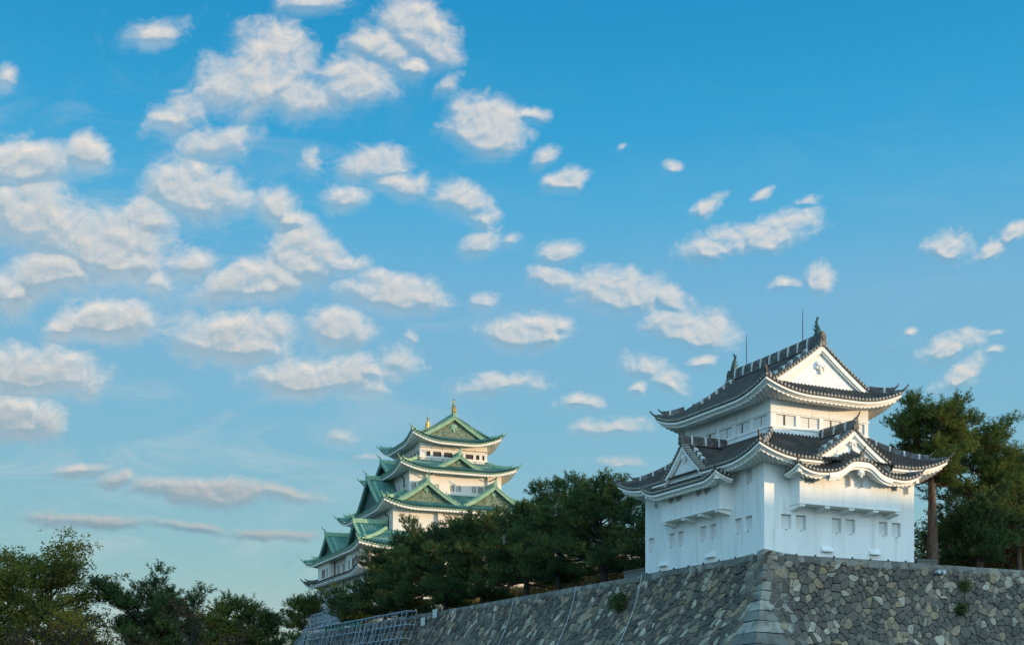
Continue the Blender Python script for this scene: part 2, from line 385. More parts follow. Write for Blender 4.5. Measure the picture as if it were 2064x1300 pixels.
#==BUILD==
# ------------------------------------------------------------------ roof kit (local x = along the front, y = inward, z up)
def np_lift(m, Lc, Rc): return Lc * np.clip(1 - m / Rc, 0, 1) ** 2.0
class Side:
    """one slope of a roof: eave from corner O along e, rising along n"""
    def __init__(s, O, e, n, Ls, D, zp, Lc, Rc, bump=None, dmax=None, fade=None):
        s.O, s.e, s.n = np.array(O, float), np.array(e, float), np.array(n, float)
        s.Ls, s.D, s.zp, s.Lc, s.Rc, s.bump = Ls, D, zp, Lc, Rc, bump
        s.dmax = dmax or (lambda S: np.minimum(np.minimum(S, Ls - S), D))
        s.fade = fade or D
    def z(s, S, d):
        S = np.asarray(S, float); d = np.asarray(d, float)
        m = np.maximum(np.minimum(S, s.Ls - S), 0)
        r = s.zp(d) + np_lift(m, s.Lc, s.Rc) * np.clip(1 - d / s.fade, 0, 1)
        if s.bump is not None: r = r + s.bump(S)
        return r
    def P(s, S, d, dz=0):
        S, d = np.broadcast_arrays(np.asarray(S, float), np.asarray(d, float))
        z = s.z(S, d) + dz
        xy = s.O + S[..., None] * s.e + d[..., None] * s.n
        return np.concatenate([xy, z[..., None]], -1)
PH6 = [(0, 0), (.06, .7), (.16, 1), (.28, 1), (.38, .7), (.44, 0), (.72, -.18)]
PH4 = [(0, 0), (.1, 1), (.38, 1), (.48, 0)]
def tiles(mb, sd, pitch, amp, course, ph=PH6, gap=None):
    nr = max(1, int(round(sd.Ls / pitch))); p = sd.Ls / nr
    S, H = [], []
    for k in range(nr):
        for a, b in ph: S.append((k + a) * p); H.append(b * amp)
    S.append(sd.Ls); H.append(0)
    S, H = np.array(S), np.array(H)
    nc = max(1, int(math.ceil(sd.D / course)))
    D, Z = [], []
    for c in range(nc):
        D += [c * course, (c + 1) * course - .01]; Z += [course * .09, 0]
    D, Z = np.array(D), np.array(Z)
    dm = np.maximum(sd.dmax(S), 0)
    Dc = np.minimum(D[None, :], dm[:, None])
    G = sd.P(np.repeat(S[:, None], len(D), 1), Dc)
    G[..., 2] += H[:, None] + Z[None, :]
    if gap is None: mb.grid(G)
    else:
        keep = (S < gap[0]) ; i = np.where(keep)[0]; mb.grid(G[i]) if len(i) > 1 else None
        i = np.where(S > gap[1])[0]; mb.grid(G[i]) if len(i) > 1 else None
    return p, nr
def eave(sd, dark, white, disc, pitch, ov, r=.085, fb=(.16, .30, .40), rafter=.34, sc_amp=.11, gap=None, seg=8, inset_end=True, slope=.16):
    """tile edge, end discs, white boards and the scalloped plaster soffit"""
    nr = max(1, int(round(sd.Ls / pitch))); p = sd.Ls / nr
    spans = [(0, sd.Ls)] if gap is None else [(0, gap[0]), (gap[1], sd.Ls)]
    for (s0, s1) in spans:
        def strip(mb, prof, n=60, scal=False):
            n = max(8, int((s1 - s0) / .12)) if not scal else max(16, int((s1 - s0) / rafter * 8))
            rows = []
            for (d, dz) in prof:
                lo = s0 + (d if s0 == 0 else 0); hi = s1 - (d if s1 == sd.Ls else 0)
                S = np.linspace(lo, hi, n)
                rows.append(sd.P(S, np.full(n, 0.0), 0) + np.array([*(sd.n * d), 0]) + np.array([0, 0, dz]))
            mb.grid(np.stack(rows))
        strip(dark, [(.04, .06), (.0, -.02), (.02, -.10), (.10, -.12)])
        strip(white, [(.05, -.10), (.05, -fb[0] - .08), (.18, -fb[0] - .09), (.18, -fb[1]), (.30, -fb[1])])
        # scalloped soffit
        n = max(16, int((s1 - s0) / rafter * 8))
        rows = []
        for j, (d, dz, amp) in enumerate([(.28, -fb[1] + .03, 0), (.28, -fb[1], 1), (.28 + .4 * (ov - .28), -fb[1] + slope * .4 * (ov - .28), 1), (ov, -fb[1] + slope * (ov - .28), 1)]):
            lo = s0 + (d if s0 == 0 else 0); hi = s1 - (d if s1 == sd.Ls else 0)
            S = np.linspace(lo, hi, n)
            Smid = np.clip(S, lo, hi)
            G = sd.P(Smid, np.full(n, 0.0)) + np.array([*(sd.n * d), 0])
            # corner lift dies out towards the wall
            m = np.minimum(Smid, sd.Ls - Smid)
            G[:, 2] -= np_lift(m, sd.Lc, sd.Rc) * (1 - np.clip(1 - (d - .3) / max(ov - .3, .1) * .8, 0, 1))
            G[:, 2] += dz - amp * sc_amp * (1 - np.abs(np.sin(np.pi * S / rafter)) ** .8 * -1) * .5 - amp * sc_amp * np.abs(np.sin(np.pi * S / rafter)) ** .8 * .5
            rows.append(G)
        white.grid(np.stack(rows))
        for k in range(nr):
            S = (k + .22) * p
            if S < s0 or S > s1: continue
            c = sd.P(S, 0.0) + np.array([*(-sd.n * .035), .035])
            nd = np.array([*(-sd.n), .0])
            disc.disc(c, nd, r, .12, seg)
def sweep(mb, pts, prof, cap=True):
    """sweep an upright cross-section (w,h) along a polyline"""
    P = np.array(pts, float); n = len(P)
    T = np.gradient(P, axis=0); T[:, 2] = 0; T /= np.linalg.norm(T, axis=1)[:, None] + 1e-9
    Nn = np.stack([T[:, 1], -T[:, 0], np.zeros(n)], 1)
    rows = [P + Nn * w + np.array([0, 0, h]) for (w, h) in prof]
    G = np.stack(rows, 1)
    mb.grid(G, close=True)
    if cap:
        o = mb.n - n * len(prof); k = len(prof)
        mb.f.append(tuple(o + j for j in range(k))); mb.f.append(tuple(o + (n - 1) * k + j for j in range(k - 1, -1, -1)))
def rprof(w, h, b=-.08):
    return [(-w / 2, b), (-w / 2, h * .3), (-w * .43, h * .3), (-w * .43, h * .58), (-w * .36, h * .58), (-w * .36, h * .8), (-w * .22, h), (w * .22, h), (w * .36, h * .8), (w * .36, h * .58), (w * .43, h * .58), (w * .43, h * .3), (w / 2, h * .3), (w / 2, b)]
def bands(mb, pts, w, h, step, ln=.12, start=.5, hmin=-.02):
    P = np.array(pts, float); seg = np.linalg.norm(np.diff(P, axis=0), axis=1); cum = np.r_[0, np.cumsum(seg)]
    t = start
    while t < cum[-1] - .2:
        pp = np.array([[np.interp(q, cum, P[:, i]) for i in range(3)] for q in (t - ln / 2, t + ln / 2)])
        sweep(mb, pp, [(-w / 2, hmin), (-w / 2, h * .62), (-w * .3, h * 1.03), (w * .3, h * 1.03), (w / 2, h * .62), (w / 2, hmin)])
        t += step
def horn(mb, p, d, ln, r):
    """upturned tile horn at a ridge end"""
    d = np.array([d[0], d[1], 0.0]); d /= np.linalg.norm(d) + 1e-9
    t = np.linspace(0, 1, 6)
    pts = np.array(p) + d * (t * ln)[:, None] + np.array([0, 0, 1.]) * (ln * .75 * t ** 2)[:, None]
    mb.tube(pts, r * (1 - .45 * t), 6)
def onigawara(mb, p, d, w, h):
    d = np.array([d[0], d[1], 0.0]); d /= np.linalg.norm(d); s = np.array([d[1], -d[0], 0]); up = np.array([0, 0, 1.]); p = np.array(p)
    outl = [(-.5, 0), (-.62, .15), (-.46, .35), (-.44, .7), (-.2, 1), (.2, 1), (.44, .7), (.46, .35), (.62, .15), (.5, 0)]
    f = [p + d * .05 + s * w * x + up * h * y for x, y in outl]; b = [p - d * .1 + s * w * x + up * h * y for x, y in outl]
    k = len(outl)
    mb.add(f + b, [tuple(range(k)), tuple(range(2 * k - 1, k - 1, -1))] + [(i, k + i, k + (i + 1) % k, (i + 1) % k) for i in range(k)])
    mb.disc(p + d * .1 + up * h * .55, d, w * .28, .1, 10)
def gable_end(mapf, prof, n0, dark, white, disc, wall, wdepth, bw=.30, tile_r=.08, step=.28, out=(0, -1), verge_t=.12, pend=None, pend_s=1.0, board2=True):
    """verge, bargeboards, pediment wall and pendant of a gable. prof: list (u,z) left foot -> apex -> right foot; mapf(u, n, z)"""
    Pr = np.array(prof, float)
    seg = np.linalg.norm(np.diff(Pr, axis=0), axis=1); cum = np.r_[0, np.cumsum(seg)]
    N = 56; t = np.linspace(0, cum[-1], N + 1)
    U = np.interp(t, cum, Pr[:, 0]); Z = np.interp(t, cum, Pr[:, 1])
    def strip(mb, rows):  # rows (n, dz)
        mb.grid(np.stack([np.array([mapf(u, n, z + dz) for u, z in zip(U, Z)]) for n, dz in rows]))
    strip(dark, [(n0 + .3, .10), (n0 - .02, .10), (n0 - .02, -.04), (n0 + .3, -.05)])
    strip(white, [(n0 + .05, -.04), (n0 + .05, -.04 - bw), (n0 + .14, -.04 - bw), (n0 + .14, -.04)])
    if board2:
        strip(white, [(n0 + .14, -bw + .02), (n0 + .14, -bw - .16), (n0 + .24, -bw - .16), (n0 + .24, -.04)])
    # pediment wall
    zb = min(Z[0], Z[-1]) - .3
    top = np.array([mapf(u, n0 + wdepth, z + .02) for u, z in zip(U, Z)])
    bot = np.array([mapf(u, n0 + wdepth, min(z - .02, zb)) for u, z in zip(U, Z)])
    wall.grid(np.stack([top, bot]))
    # soffit under verge
    strip(white, [(n0 + .2, -.06), (n0 + wdepth + .02, -.06)])
    d = 0.0
    while d < cum[-1]:
        u = np.interp(d, cum, Pr[:, 0]); z = np.interp(d, cum, Pr[:, 1])
        a = np.array(mapf(u, n0 + .45, z + .09)); b = np.array(mapf(u, n0 - .06, z + .06))
        disc.tube([a, b], tile_r, 7)
        d += step
def pendant(mb, mapf, uc, n, z, s):
    """carved gegyo under a gable peak"""
    outl = [(0, .05), (.22, 0), (.42, -.16), (.34, -.38), (.5, -.5), (.36, -.66), (.16, -.58), (.1, -.86), (0, -1.0)]
    pts = outl + [(-x, y) for x, y in outl[::-1][1:-1]]
    f = [mapf(uc + x * s, n - .09, z + y * s) for x, y in pts]; b = [mapf(uc + x * s, n + .05, z + y * s) for x, y in pts]
    k = len(pts)
    mb.add(f + b, [tuple(range(k)), tuple(range(2 * k - 1, k - 1, -1))] + [(i, k + i, k + (i + 1) % k, (i + 1) % k) for i in range(k)])
    for dx, dy, r in ((0, -.32, .16), (.28, -.3, .09), (-.28, -.3, .09), (.2, -.5, .07), (-.2, -.5, .07)):
        c = np.array(mapf(uc + dx * s, n - .16, z + dy * s)); c2 = np.array(mapf(uc + dx * s, n, z + dy * s))
        mb.tube([c2, c], r * s, 8)
def gable_roof(mb, mapf, uc, hw, n0, n1, zr, zb, k, pitch, amp, ext=1.12, ph=PH6):
    """two slopes of a dormer gable; tile rows run down from the ridge"""
    def pz(t): return zr - (zr - zb) * (t + k * t * (1 - t))
    nr = max(1, int(round((n1 - n0) / pitch))); p = (n1 - n0) / nr
    Nn, H = [], []
    for q in range(nr):
        for a, b in ph: Nn.append(n0 + (q + a) * p); H.append(b * amp)
    Nn.append(n1); H.append(0)
    T = np.linspace(0, ext, 14)
    for sg in (-1, 1):
        G = np.array([[mapf(uc + sg * hw * t, n, pz(t) + h) for t in T] for n, h in zip(Nn, H)])
        mb.grid(G)
    return pz
def fish(mb, p, d, h):
    """ridge fish: head down on the ridge, tail curling up"""
    d = np.array([d[0], d[1], 0.0]); d /= np.linalg.norm(d); up = np.array([0, 0, 1.]); s = np.array([d[1], -d[0], 0]); p = np.array(p, float)
    t = np.linspace(0, 1, 12)
    xs = .30 * np.cos(t * 1.9) - .12 + .26 * np.clip(t - .62, 0, 1) ** 1.4 * 3.2
    pts = p + d * (xs * h * .62)[:, None] + up * (t * h)[:, None]
    rad = h * np.interp(t, [0, .12, .3, .55, .8, 1], [.15, .2, .17, .11, .06, .012])
    mb.tube(pts, rad, 9)
    mb.tube([p + d * .12 * h + up * .1 * h, p + d * .36 * h + up * .06 * h], [h * .15, h * .07], 7)   # snout
    for sgn in (-1, 1):
        b0 = p + up * h * .32
        for (a, l, rr) in ((.3, .32, .05), (.05, .24, .045), (.52, .2, .035)):
            q = p + up * h * a + s * sgn * h * .1
            mb.tube([q, q + s * sgn * h * l * .55 + up * h * l * .6 - d * h * .05], [h * rr, .004], 5)
    for i in (2, 4, 6, 8, 9):
        q = pts[i]
        mb.tube([q, q - d * h * .2 + up * h * .12], [h * .045, .004], 5)
    for k2 in (-.5, 0, .5):
        mb.tube([pts[-3], pts[-1] + d * h * (.10 + .06 * k2) + s * k2 * h * .22 + up * h * .1], [h * .05, .004], 5)
def wall_holes(mb, mapf, u0, u1, z0, z1, holes):
    us = sorted({u0, u1, *[h[0] for h in holes], *[h[1] for h in holes]}); zs = sorted({z0, z1, *[h[2] for h in holes], *[h[3] for h in holes]})
    for i in range(len(us) - 1):
        for j in range(len(zs) - 1):
            cu, cz_ = (us[i] + us[i + 1]) / 2, (zs[j] + zs[j + 1]) / 2
            if any(h[0] < cu < h[1] and h[2] < cz_ < h[3] for h in holes): continue
            mb.add([mapf(us[i], 0, zs[j]), mapf(us[i + 1], 0, zs[j]), mapf(us[i + 1], 0, zs[j + 1]), mapf(us[i], 0, zs[j + 1])], [(0, 1, 2, 3)])
def recess(mb, mapf, u0, u1, z0, z1, dp):
    a = [mapf(u0, 0, z0), mapf(u1, 0, z0), mapf(u1, 0, z1), mapf(u0, 0, z1)]; b = [mapf(u0, dp, z0), mapf(u1, dp, z0), mapf(u1, dp, z1), mapf(u0, dp, z1)]
    mb.add(a + b, [(0, 1, 5, 4), (1, 2, 6, 5), (2, 3, 7, 6), (3, 0, 4, 7)])
def pbox(mb, mapf, u0, u1, n0, n1, z0, z1):
    v = [mapf(u, n, z) for u in (u0, u1) for n in (n0, n1) for z in (z0, z1)]
    mb.add(v, [(0, 1, 3, 2), (4, 6, 7, 5), (0, 4, 5, 1), (2, 3, 7, 6), (0, 2, 6, 4), (1, 5, 7, 3)])

# ------------------------------------------------------------------ the near white corner turret
TH = .4358
C0 = (15.14, 70.57)
ZB = 8.40
TW, TL = 11.8, 13.6
turret = empty('corner_turret', 'white two-tiered castle turret with grey tiled roofs on the corner of the stone rampart', 'castle turret', (C0[0], C0[1], ZB), TH)
def FR(y0=0.0): return lambda u, n, z: (u, y0 + n, z)              # front face (towards the right of the picture)
def FL(x0=0.0): return lambda u, n, z: (x0 + n, u, z)              # side face (towards the left)
WZ0, WZ1 = 10.04, 10.92
# --- lower walls with shuttered openings
Rw = [(1.25, 2.02), (2.37, 3.14), (5.11, 5.87), (6.21, 6.97), (8.88, 9.60), (9.93, 10.68)]
Lw = [(1.22, 1.93), (2.29, 3.0), (5.0, 5.7), (6.1, 6.82), (8.75, 9.47), (9.84, 10.53), (12.48, 13.18)]
wl = MB()
holesR = [(a, b, WZ0, WZ1) for a, b in Rw] + [(10.66, 11.33, 12.8, 13.5)]
holesL = [(a, b, WZ0, WZ1) for a, b in Lw] + [(1.22, 1.93, 12.95, 13.78), (11.75, 12.4, 12.95, 13.78)]
wall_holes(wl, FR(), 0, TW, 8.0, 14.6, holesR)
wall_holes(wl, FL(), 0, TL, 8.0, 14.6, holesL)
wl.add([(TW, 0, 8), (TW, TL, 8), (TW, TL, 14.6), (TW, 0, 14.6)], [(0, 1, 2, 3)])
wl.add([(0, TL, 8), (TW, TL, 8), (TW, TL, 14.6), (0, TL, 14.6)], [(0, 1, 2, 3)])
wl.build('lower_wall', M['plaster'], turret, zoff=ZB)
def shuttered(mapf, u0, u1, z0, z1, parent, dp=.24, latch=True):
    m = MB(); recess(m, mapf, u0, u1, z0, z1, dp)
    w = m.build('window', M['plaster'], parent, zoff=ZB)
    s = MB()
    pbox(s, mapf, u0 + .02, u1 - .02, dp - .03, dp + .02, z0 + .02, z1 - .02)
    sh = s.build('shutter', M['shutter'], w, zoff=ZB)
    if latch:
        t = MB(); c = (u0 + u1) / 2
        pbox(t, mapf, c - .07, c + .07, -.05, .02, z0 - .06, z0 - .035)
        t.build('latch', M['rod'], w, zoff=ZB)
    return w
for (u0, u1, z0, z1) in holesR: shuttered(FR(), u0, u1, z0, z1, turret)
for (u0, u1, z0, z1) in holesL: shuttered(FL(), u0, u1, z0, z1, turret)
# --- little sloping hoods over the loopholes
def hood(mapf, u0, u1):
    m = MB(); z0, z1, p = 8.84, 9.14, -.26
    v = [mapf(u0, 0, z1), mapf(u1, 0, z1), mapf(u0, p, z0), mapf(u1, p, z0), mapf(u0, p, z0 - .05), mapf(u1, p, z0 - .05), mapf(u0, 0, z0 - .05), mapf(u1, 0, z0 - .05)]
    m.add(v, [(0, 1, 3, 2), (2, 3, 5, 4), (4, 5, 7, 6), (0, 2, 4, 6), (1, 7, 5, 3)])
    m.build('loophole_hood', M['plaster'], turret, zoff=ZB)
hood(FR(), 4.25, 5.1); hood(FR(), 8.06, 8.88); hood(FL(), 5.02, 5.98); hood(FL(), 10.7, 11.6)
# --- projecting bays
def bay(mapf0, u0, u1, zb, p, wins, brk, name='projecting_bay'):
    mf = lambda u, n, z: mapf0(u, n - p, z)
    m = MB(); hs = [(a, b, 12.74, 13.45) for a, b in wins]
    wall_holes(m, mf, u0, u1, zb, 14.0, hs)
    for u in (u0, u1):
        m.add([mapf0(u, -p, zb), mapf0(u, .02, zb), mapf0(u, .02, 14.0), mapf0(u, -p, 14.0)], [(0, 1, 2, 3)])
    m.add([mapf0(u0, -p, zb), mapf0(u1, -p, zb), mapf0(u1, .02, zb), mapf0(u0, .02, zb)], [(0, 1, 2, 3)])
    o = m.build(name, M['plaster'], turret, zoff=ZB)
    s = MB(); pbox(s, mapf0, u0 - .06, u1 + .06, -p - .07, .02, zb - .07, zb - .003)
    s.build('ledge_board', M['trim'], o, zoff=ZB)
    for c in brk:
        b = MB(); v0 = c - .2; v1 = c + .2
        vv = [mapf0(v0, -p - .02, zb - .073), mapf0(v1, -p - .02, zb - .073), mapf0(v0, -p - .02, zb - .22), mapf0(v1, -p - .02, zb - .22),
              mapf0(v0, 0, zb - .073), mapf0(v1, 0, zb - .073), mapf0(v0, 0, zb - .40), mapf0(v1, 0, zb - .40)]
        b.add(vv, [(0, 1, 3, 2), (2, 3, 7, 6), (0, 2, 6, 4), (1, 5, 7, 3)])
        b.build('bracket', M['trim'], o, zoff=ZB)
    for (a, b_, z0, z1) in hs:
        w = shuttered(mf, a, b_, z0, z1, o)
bay(FR(), 1.93, 9.80, 11.52, .9, [(2.3, 3.02), (5.13, 5.82), (6.1, 6.83), (8.82, 9.52)], [2.13, 4.02, 5.9, 7.8, 9.6])
bay(FL(), 3.33, 10.06, 11.62, .9, [(4.38, 5.05), (5.28, 5.95), (7.60, 8.28), (8.5, 9.17)], [3.6, 5.5, 7.4, 9.7])
# --- upper storey
IN = 2.0
uw = MB()
Ru = [(2.39, 3.96), (4.30, 5.82), (6.14, 7.60), (7.96, 9.49)]
Lu = [(2.39, 3.82), (4.20, 5.65), (6.04, 7.50), (7.87, 9.26), (9.65, 11.1)]
hR = [(a, b, 16.84, 17.52) for a, b in Ru]; hL = [(a, b, 16.84, 17.52) for a, b in Lu]
wall_holes(uw, FR(IN), IN, TW - IN, 15.4, 19.4, hR)
wall_holes(uw, FL(IN), IN, TL - IN, 15.4, 19.4, hL)
x1, y1 = TW - IN, TL - IN
uw.add([(x1, IN, 15.4), (x1, y1, 15.4), (x1, y1, 19.4), (x1, IN, 19.4)], [(0, 1, 2, 3)])
uw.add([(IN, y1, 15.4), (x1, y1, 15.4), (x1, y1, 19.4), (IN, y1, 19.4)], [(0, 1, 2, 3)])
uw.build('upper_wall', M['plaster'], turret, zoff=ZB)
tr = MB()   # raised plaster rails round the storey
for (z0, z1, p) in ((17.60, 17.72, .05), (16.66, 16.76, .06), (16.2, 16.40, .05)):
    tr.box(IN - p, x1 + p, IN - p, IN + .003, z0, z1); tr.box(IN - p, IN + .003, IN + .003, y1 + p, z0, z1); tr.box(x1 - .003, x1 + p, IN + .003, y1 + p, z0, z1)
tr.build('plaster_rail', M['plaster'], turret, zoff=ZB)
for i, (a, b) in enumerate(Ru + Lu):
    mf = FR(IN) if i < 4 else FL(IN)
    m = MB(); recess(m, mf, a, b, 16.84, 17.52, .17)
    m.add([mf(a, .17, 16.84), mf(b, .17, 16.84), mf(b, .17, 17.52), mf(a, .17, 17.52)], [(0, 1, 2, 3)])
    w = m.build('window', M['plaster'], turret, zoff=ZB)
    wd = (b - a)
    gaps = {0: (.42, .52), 1: None, 2: (.42, .50), 3: (.3, .36), 5: (.58, .66), 7: (.55, .68)}.get(i)
    dkm = MB(); g = gaps or (.48, .505)
    pbox(dkm, mf, a + wd * g[0], a + wd * g[1], .10, .165, 16.86, 17.5); dkm.build('opening', M['dark'], w, zoff=ZB)
    s1 = MB(); pbox(s1, mf, a + .02, a + wd * g[0], .11, .15, 16.86, 17.5); s1.build('shutter', M['shutter'], w, zoff=ZB)
    s2 = MB(); pbox(s2, mf, a + wd * g[1], b - .02, .09, .13, 16.86, 17.5); s2.build('shutter', M['shutter'], w, zoff=ZB)
# --- roofs
def curve(z0, rise, D, c): return lambda d: z0 + rise * ((1 - c) * (np.asarray(d, float) / D) + c * (np.asarray(d, float) / D) ** 2)
def skirt_sides(x0, x1, y0, y1, D, zp, Lc, Rc, bumps=(None,) * 4, fade=None):
    return [Side((x0, y0), (1, 0), (0, 1), x1 - x0, D, zp, Lc, Rc, bumps[0], fade=fade),      # front
            Side((x0, y1), (0, -1), (1, 0), y1 - y0, D, zp, Lc, Rc, bumps[1], fade=fade),     # left (s runs towards the near corner)
            Side((x1, y0), (0, 1), (-1, 0), y1 - y0, D, zp, Lc, Rc, bumps[2], fade=fade),     # right
            Side((x1, y1), (-1, 0), (0, -1), x1 - x0, D, zp, Lc, Rc, bumps[3], fade=fade)]    # back
MATS_T = dict(tile=M['tile'], ridge=M['tile_ridge'], band=M['mortar'], end=M['tile_end'], trim=M['trim'], wall=M['plaster'], hood=M['tile_ridge'])
def hips(sides, parent, mats, zoff, D, w, h, step, hl=.5, corners=(0, 1, 2, 3), oni=.3, upto=None):
    for k in corners:
        sd = sides[k]
        mbr, mbw, mbo = MB(), MB(), MB()
        d = np.linspace(.12, D, 14)
        P = np.array([sd.P(q, q) for q in d])
        sweep(mbr, P, rprof(w * .8, h * .7)); i0 = 3
        sweep(mbr, P[i0:] + np.array([0, 0, h * .25]), rprof(w, h))
        if mats['band'] is not None: bands(mbw, P[i0:] + np.array([0, 0, h * .25]), w * 1.06, h, step)
        out = -(sd.e + sd.n)
        horn(mbo, P[0] + np.array([0, 0, h * .35]), out, hl, h * .3)
        horn(mbo, P[i0] + np.array([0, 0, h * 1.0]), out, hl * .7, h * .26)
        onigawara(mbo, P[i0], out, oni, h * 1.35)
        combine('hip_ridge', [(mbr, mats['ridge']), (mbw, mats['band']), (mbo, mats['hood'])], parent, zoff=zoff)
EZ1 = 14.12
G1 = 1.47
zp1 = curve(EZ1, 2.2, G1 + IN, .22)
t_t, t_w, t_d = MB(), MB(), MB()
S1 = skirt_sides(-G1, TW + G1, -G1, TL + G1, G1 + IN, zp1, .80, 3.4)
gR = (3.15 + G1, 8.68 + G1); gL = (TL + G1 - 8.65, TL + G1 - 4.75)
for k, sd in enumerate(S1):
    tiles(t_t, sd, .28, .10, .30)
    eave(sd, t_t, t_w, t_d, .28, G1 + .02, gap=gR if k == 0 else (gL if k == 1 else None))
roof1 = combine('lower_roof', [(t_t, M['tile']), (t_d, M['tile_end'])], turret, zoff=ZB)
t_w.build('eave_board', M['trim'], roof1, zoff=ZB)
hips(S1, roof1, MATS_T, ZB, G1 + IN, .30, .30, .95)
# --- roofs over the bays
def bay_roof(side, karahafu=False):
    a, b, c, d, e, f = MB(), MB(), MB(), MB(), MB(), MB()
    if side == 'R':
        x0, x1, y0, D = 1.02, 10.72, -1.88, 1.35
        bump = (lambda S: .90 / (1 + (np.abs(np.asarray(S) - (5.9 - x0)) / 1.3) ** 4)) if karahafu else None
        zp = curve(13.30, .75, D, .1)
        sides = [Side((x0, y0), (1, 0), (0, 1), x1 - x0, D, zp, .50, 1.7, bump), Side((x0, y0 + 1.35), (0, -1), (1, 0), 1.35, D, zp, .50, 1.7, dmax=lambda S: np.minimum(1.35 - S, D)),
                 Side((x1, y0), (0, 1), (-1, 0), 1.35, D, zp, .50, 1.7, dmax=lambda S: np.minimum(S, D))]
    else:
        y0_, y1_, x0, D = 2.38, 11.0, -1.88, 1.35
        zp = curve(13.38, .75, D, .1)
        sides = [Side((x0, y1_), (0, -1), (1, 0), y1_ - y0_, D, zp, .50, 1.7), Side((x0, y0_), (1, 0), (0, 1), 1.35, D, zp, .50, 1.7, dmax=lambda S: np.minimum(S, D)),
                 Side((x0 + 1.35, y1_), (-1, 0), (0, -1), 1.35, D, zp, .50, 1.7, dmax=lambda S: np.minimum(1.35 - S, D))]
    for k, sd in enumerate(sides):
        if k == 0:
            tiles(a, sd, .28, .10, .30); eave(sd, a, b, c, .28, 1.0)
            if karahafu:   # deep curved bargeboard of the undulating gable
                S = np.linspace(2.4, sd.Ls - 2.4, 60); base = sd.P(S, 0.0)
                pr = [(.02, -.10), (.02, -.42), (.12, -.42), (.12, -.56), (.3, -.56), (.3, -.1)]
                b.grid(np.stack([base + np.array([0, q[0], q[1]]) for q in pr]))
        else:
            # short returns: their outer end is the corner
            Sx = Side(sd.O, sd.e, sd.n, sd.Ls, sd.D, sd.zp, 0, 1, dmax=sd.dmax)
            corner_at_end = k == 1 and side == 'R' or k == 2 and side == 'L'
            Sx.z = (lambda sd=sd, ce=corner_at_end: (lambda S, dd: sd.zp(np.asarray(dd, float)) + np_lift(np.maximum(0, (sd.Ls - np.asarray(S, float)) if ce else np.asarray(S, float)), .50, 1.7) * np.clip(1 - np.asarray(dd, float) / 1.35, 0, 1)))()
            tiles(a, Sx, .28, .10, .30)
            n = 14; S = np.linspace(0, sd.Ls, n); base = Sx.P(S, 0.0); nn = np.array([*sd.n, 0])
            a.grid(np.stack([base + nn * .04 + [0, 0, .06], base + [0, 0, -.02], base + nn * .1 + [0, 0, -.12]]))
            b.grid(np.stack([base + nn * .05 + [0, 0, -.10], base + nn * .05 + [0, 0, -.24], base + nn * .18 + [0, 0, -.25], base + nn * .18 + [0, 0, -.33], base + nn * .95 + [0, 0, -.30]]))
            for q in np.arange(.14, sd.Ls, .28):
                c.disc(Sx.P(q, 0.0) - nn * .035 + np.array([0, 0, .035]), -nn, .085, .12, 8)
    main = sides[0]; ridges = []
    for at0 in (True, False):
        dd = np.linspace(.1, 1.0, 7)
        P = np.array([main.P(q if at0 else main.Ls - q, q) for q in dd])
        d, f = MB(), MB(); ridges.append((d, f))
        sweep(d, P, rprof(.24, .2)); out = -(main.n + (main.e if at0 else -main.e))
        horn(f, P[0] + np.array([0, 0, .12]), out, .32, .07)
        cpt = main.P(.28 if at0 else main.Ls - .28, .28); b.obox(cpt + np.array([0, 0, -.42]), (.12, 0, 0), (0, .12, 0), (0, 0, .13))
    if karahafu:
        P = np.array([main.P(5.9 - 1.02, q) + np.array([0, 0, .03]) for q in np.linspace(.05, 1.3, 6)])
        d, f = MB(), MB(); ridges.append((d, f))
        sweep(d, P, rprof(.26, .26)); onigawara(f, P[0], (0, -1), .32, .5); horn(f, P[0] + np.array([0, .1, .45]), (0, -1), .42, .06)
        pendant(b, lambda u, n, z: (u, n, z), 5.9, -1.72, 13.62, .48)
    o = combine('bay_roof', [(a, M['tile']), (c, M['tile_end'])], turret, zoff=ZB)
    b.build('eave_board', M['trim'], o, zoff=ZB)
    for d, f in ridges: combine('hip_ridge', [(d, M['tile_ridge']), (f, M['tile_ridge'])], o, zoff=ZB)
bay_roof('R', True); bay_roof('L')
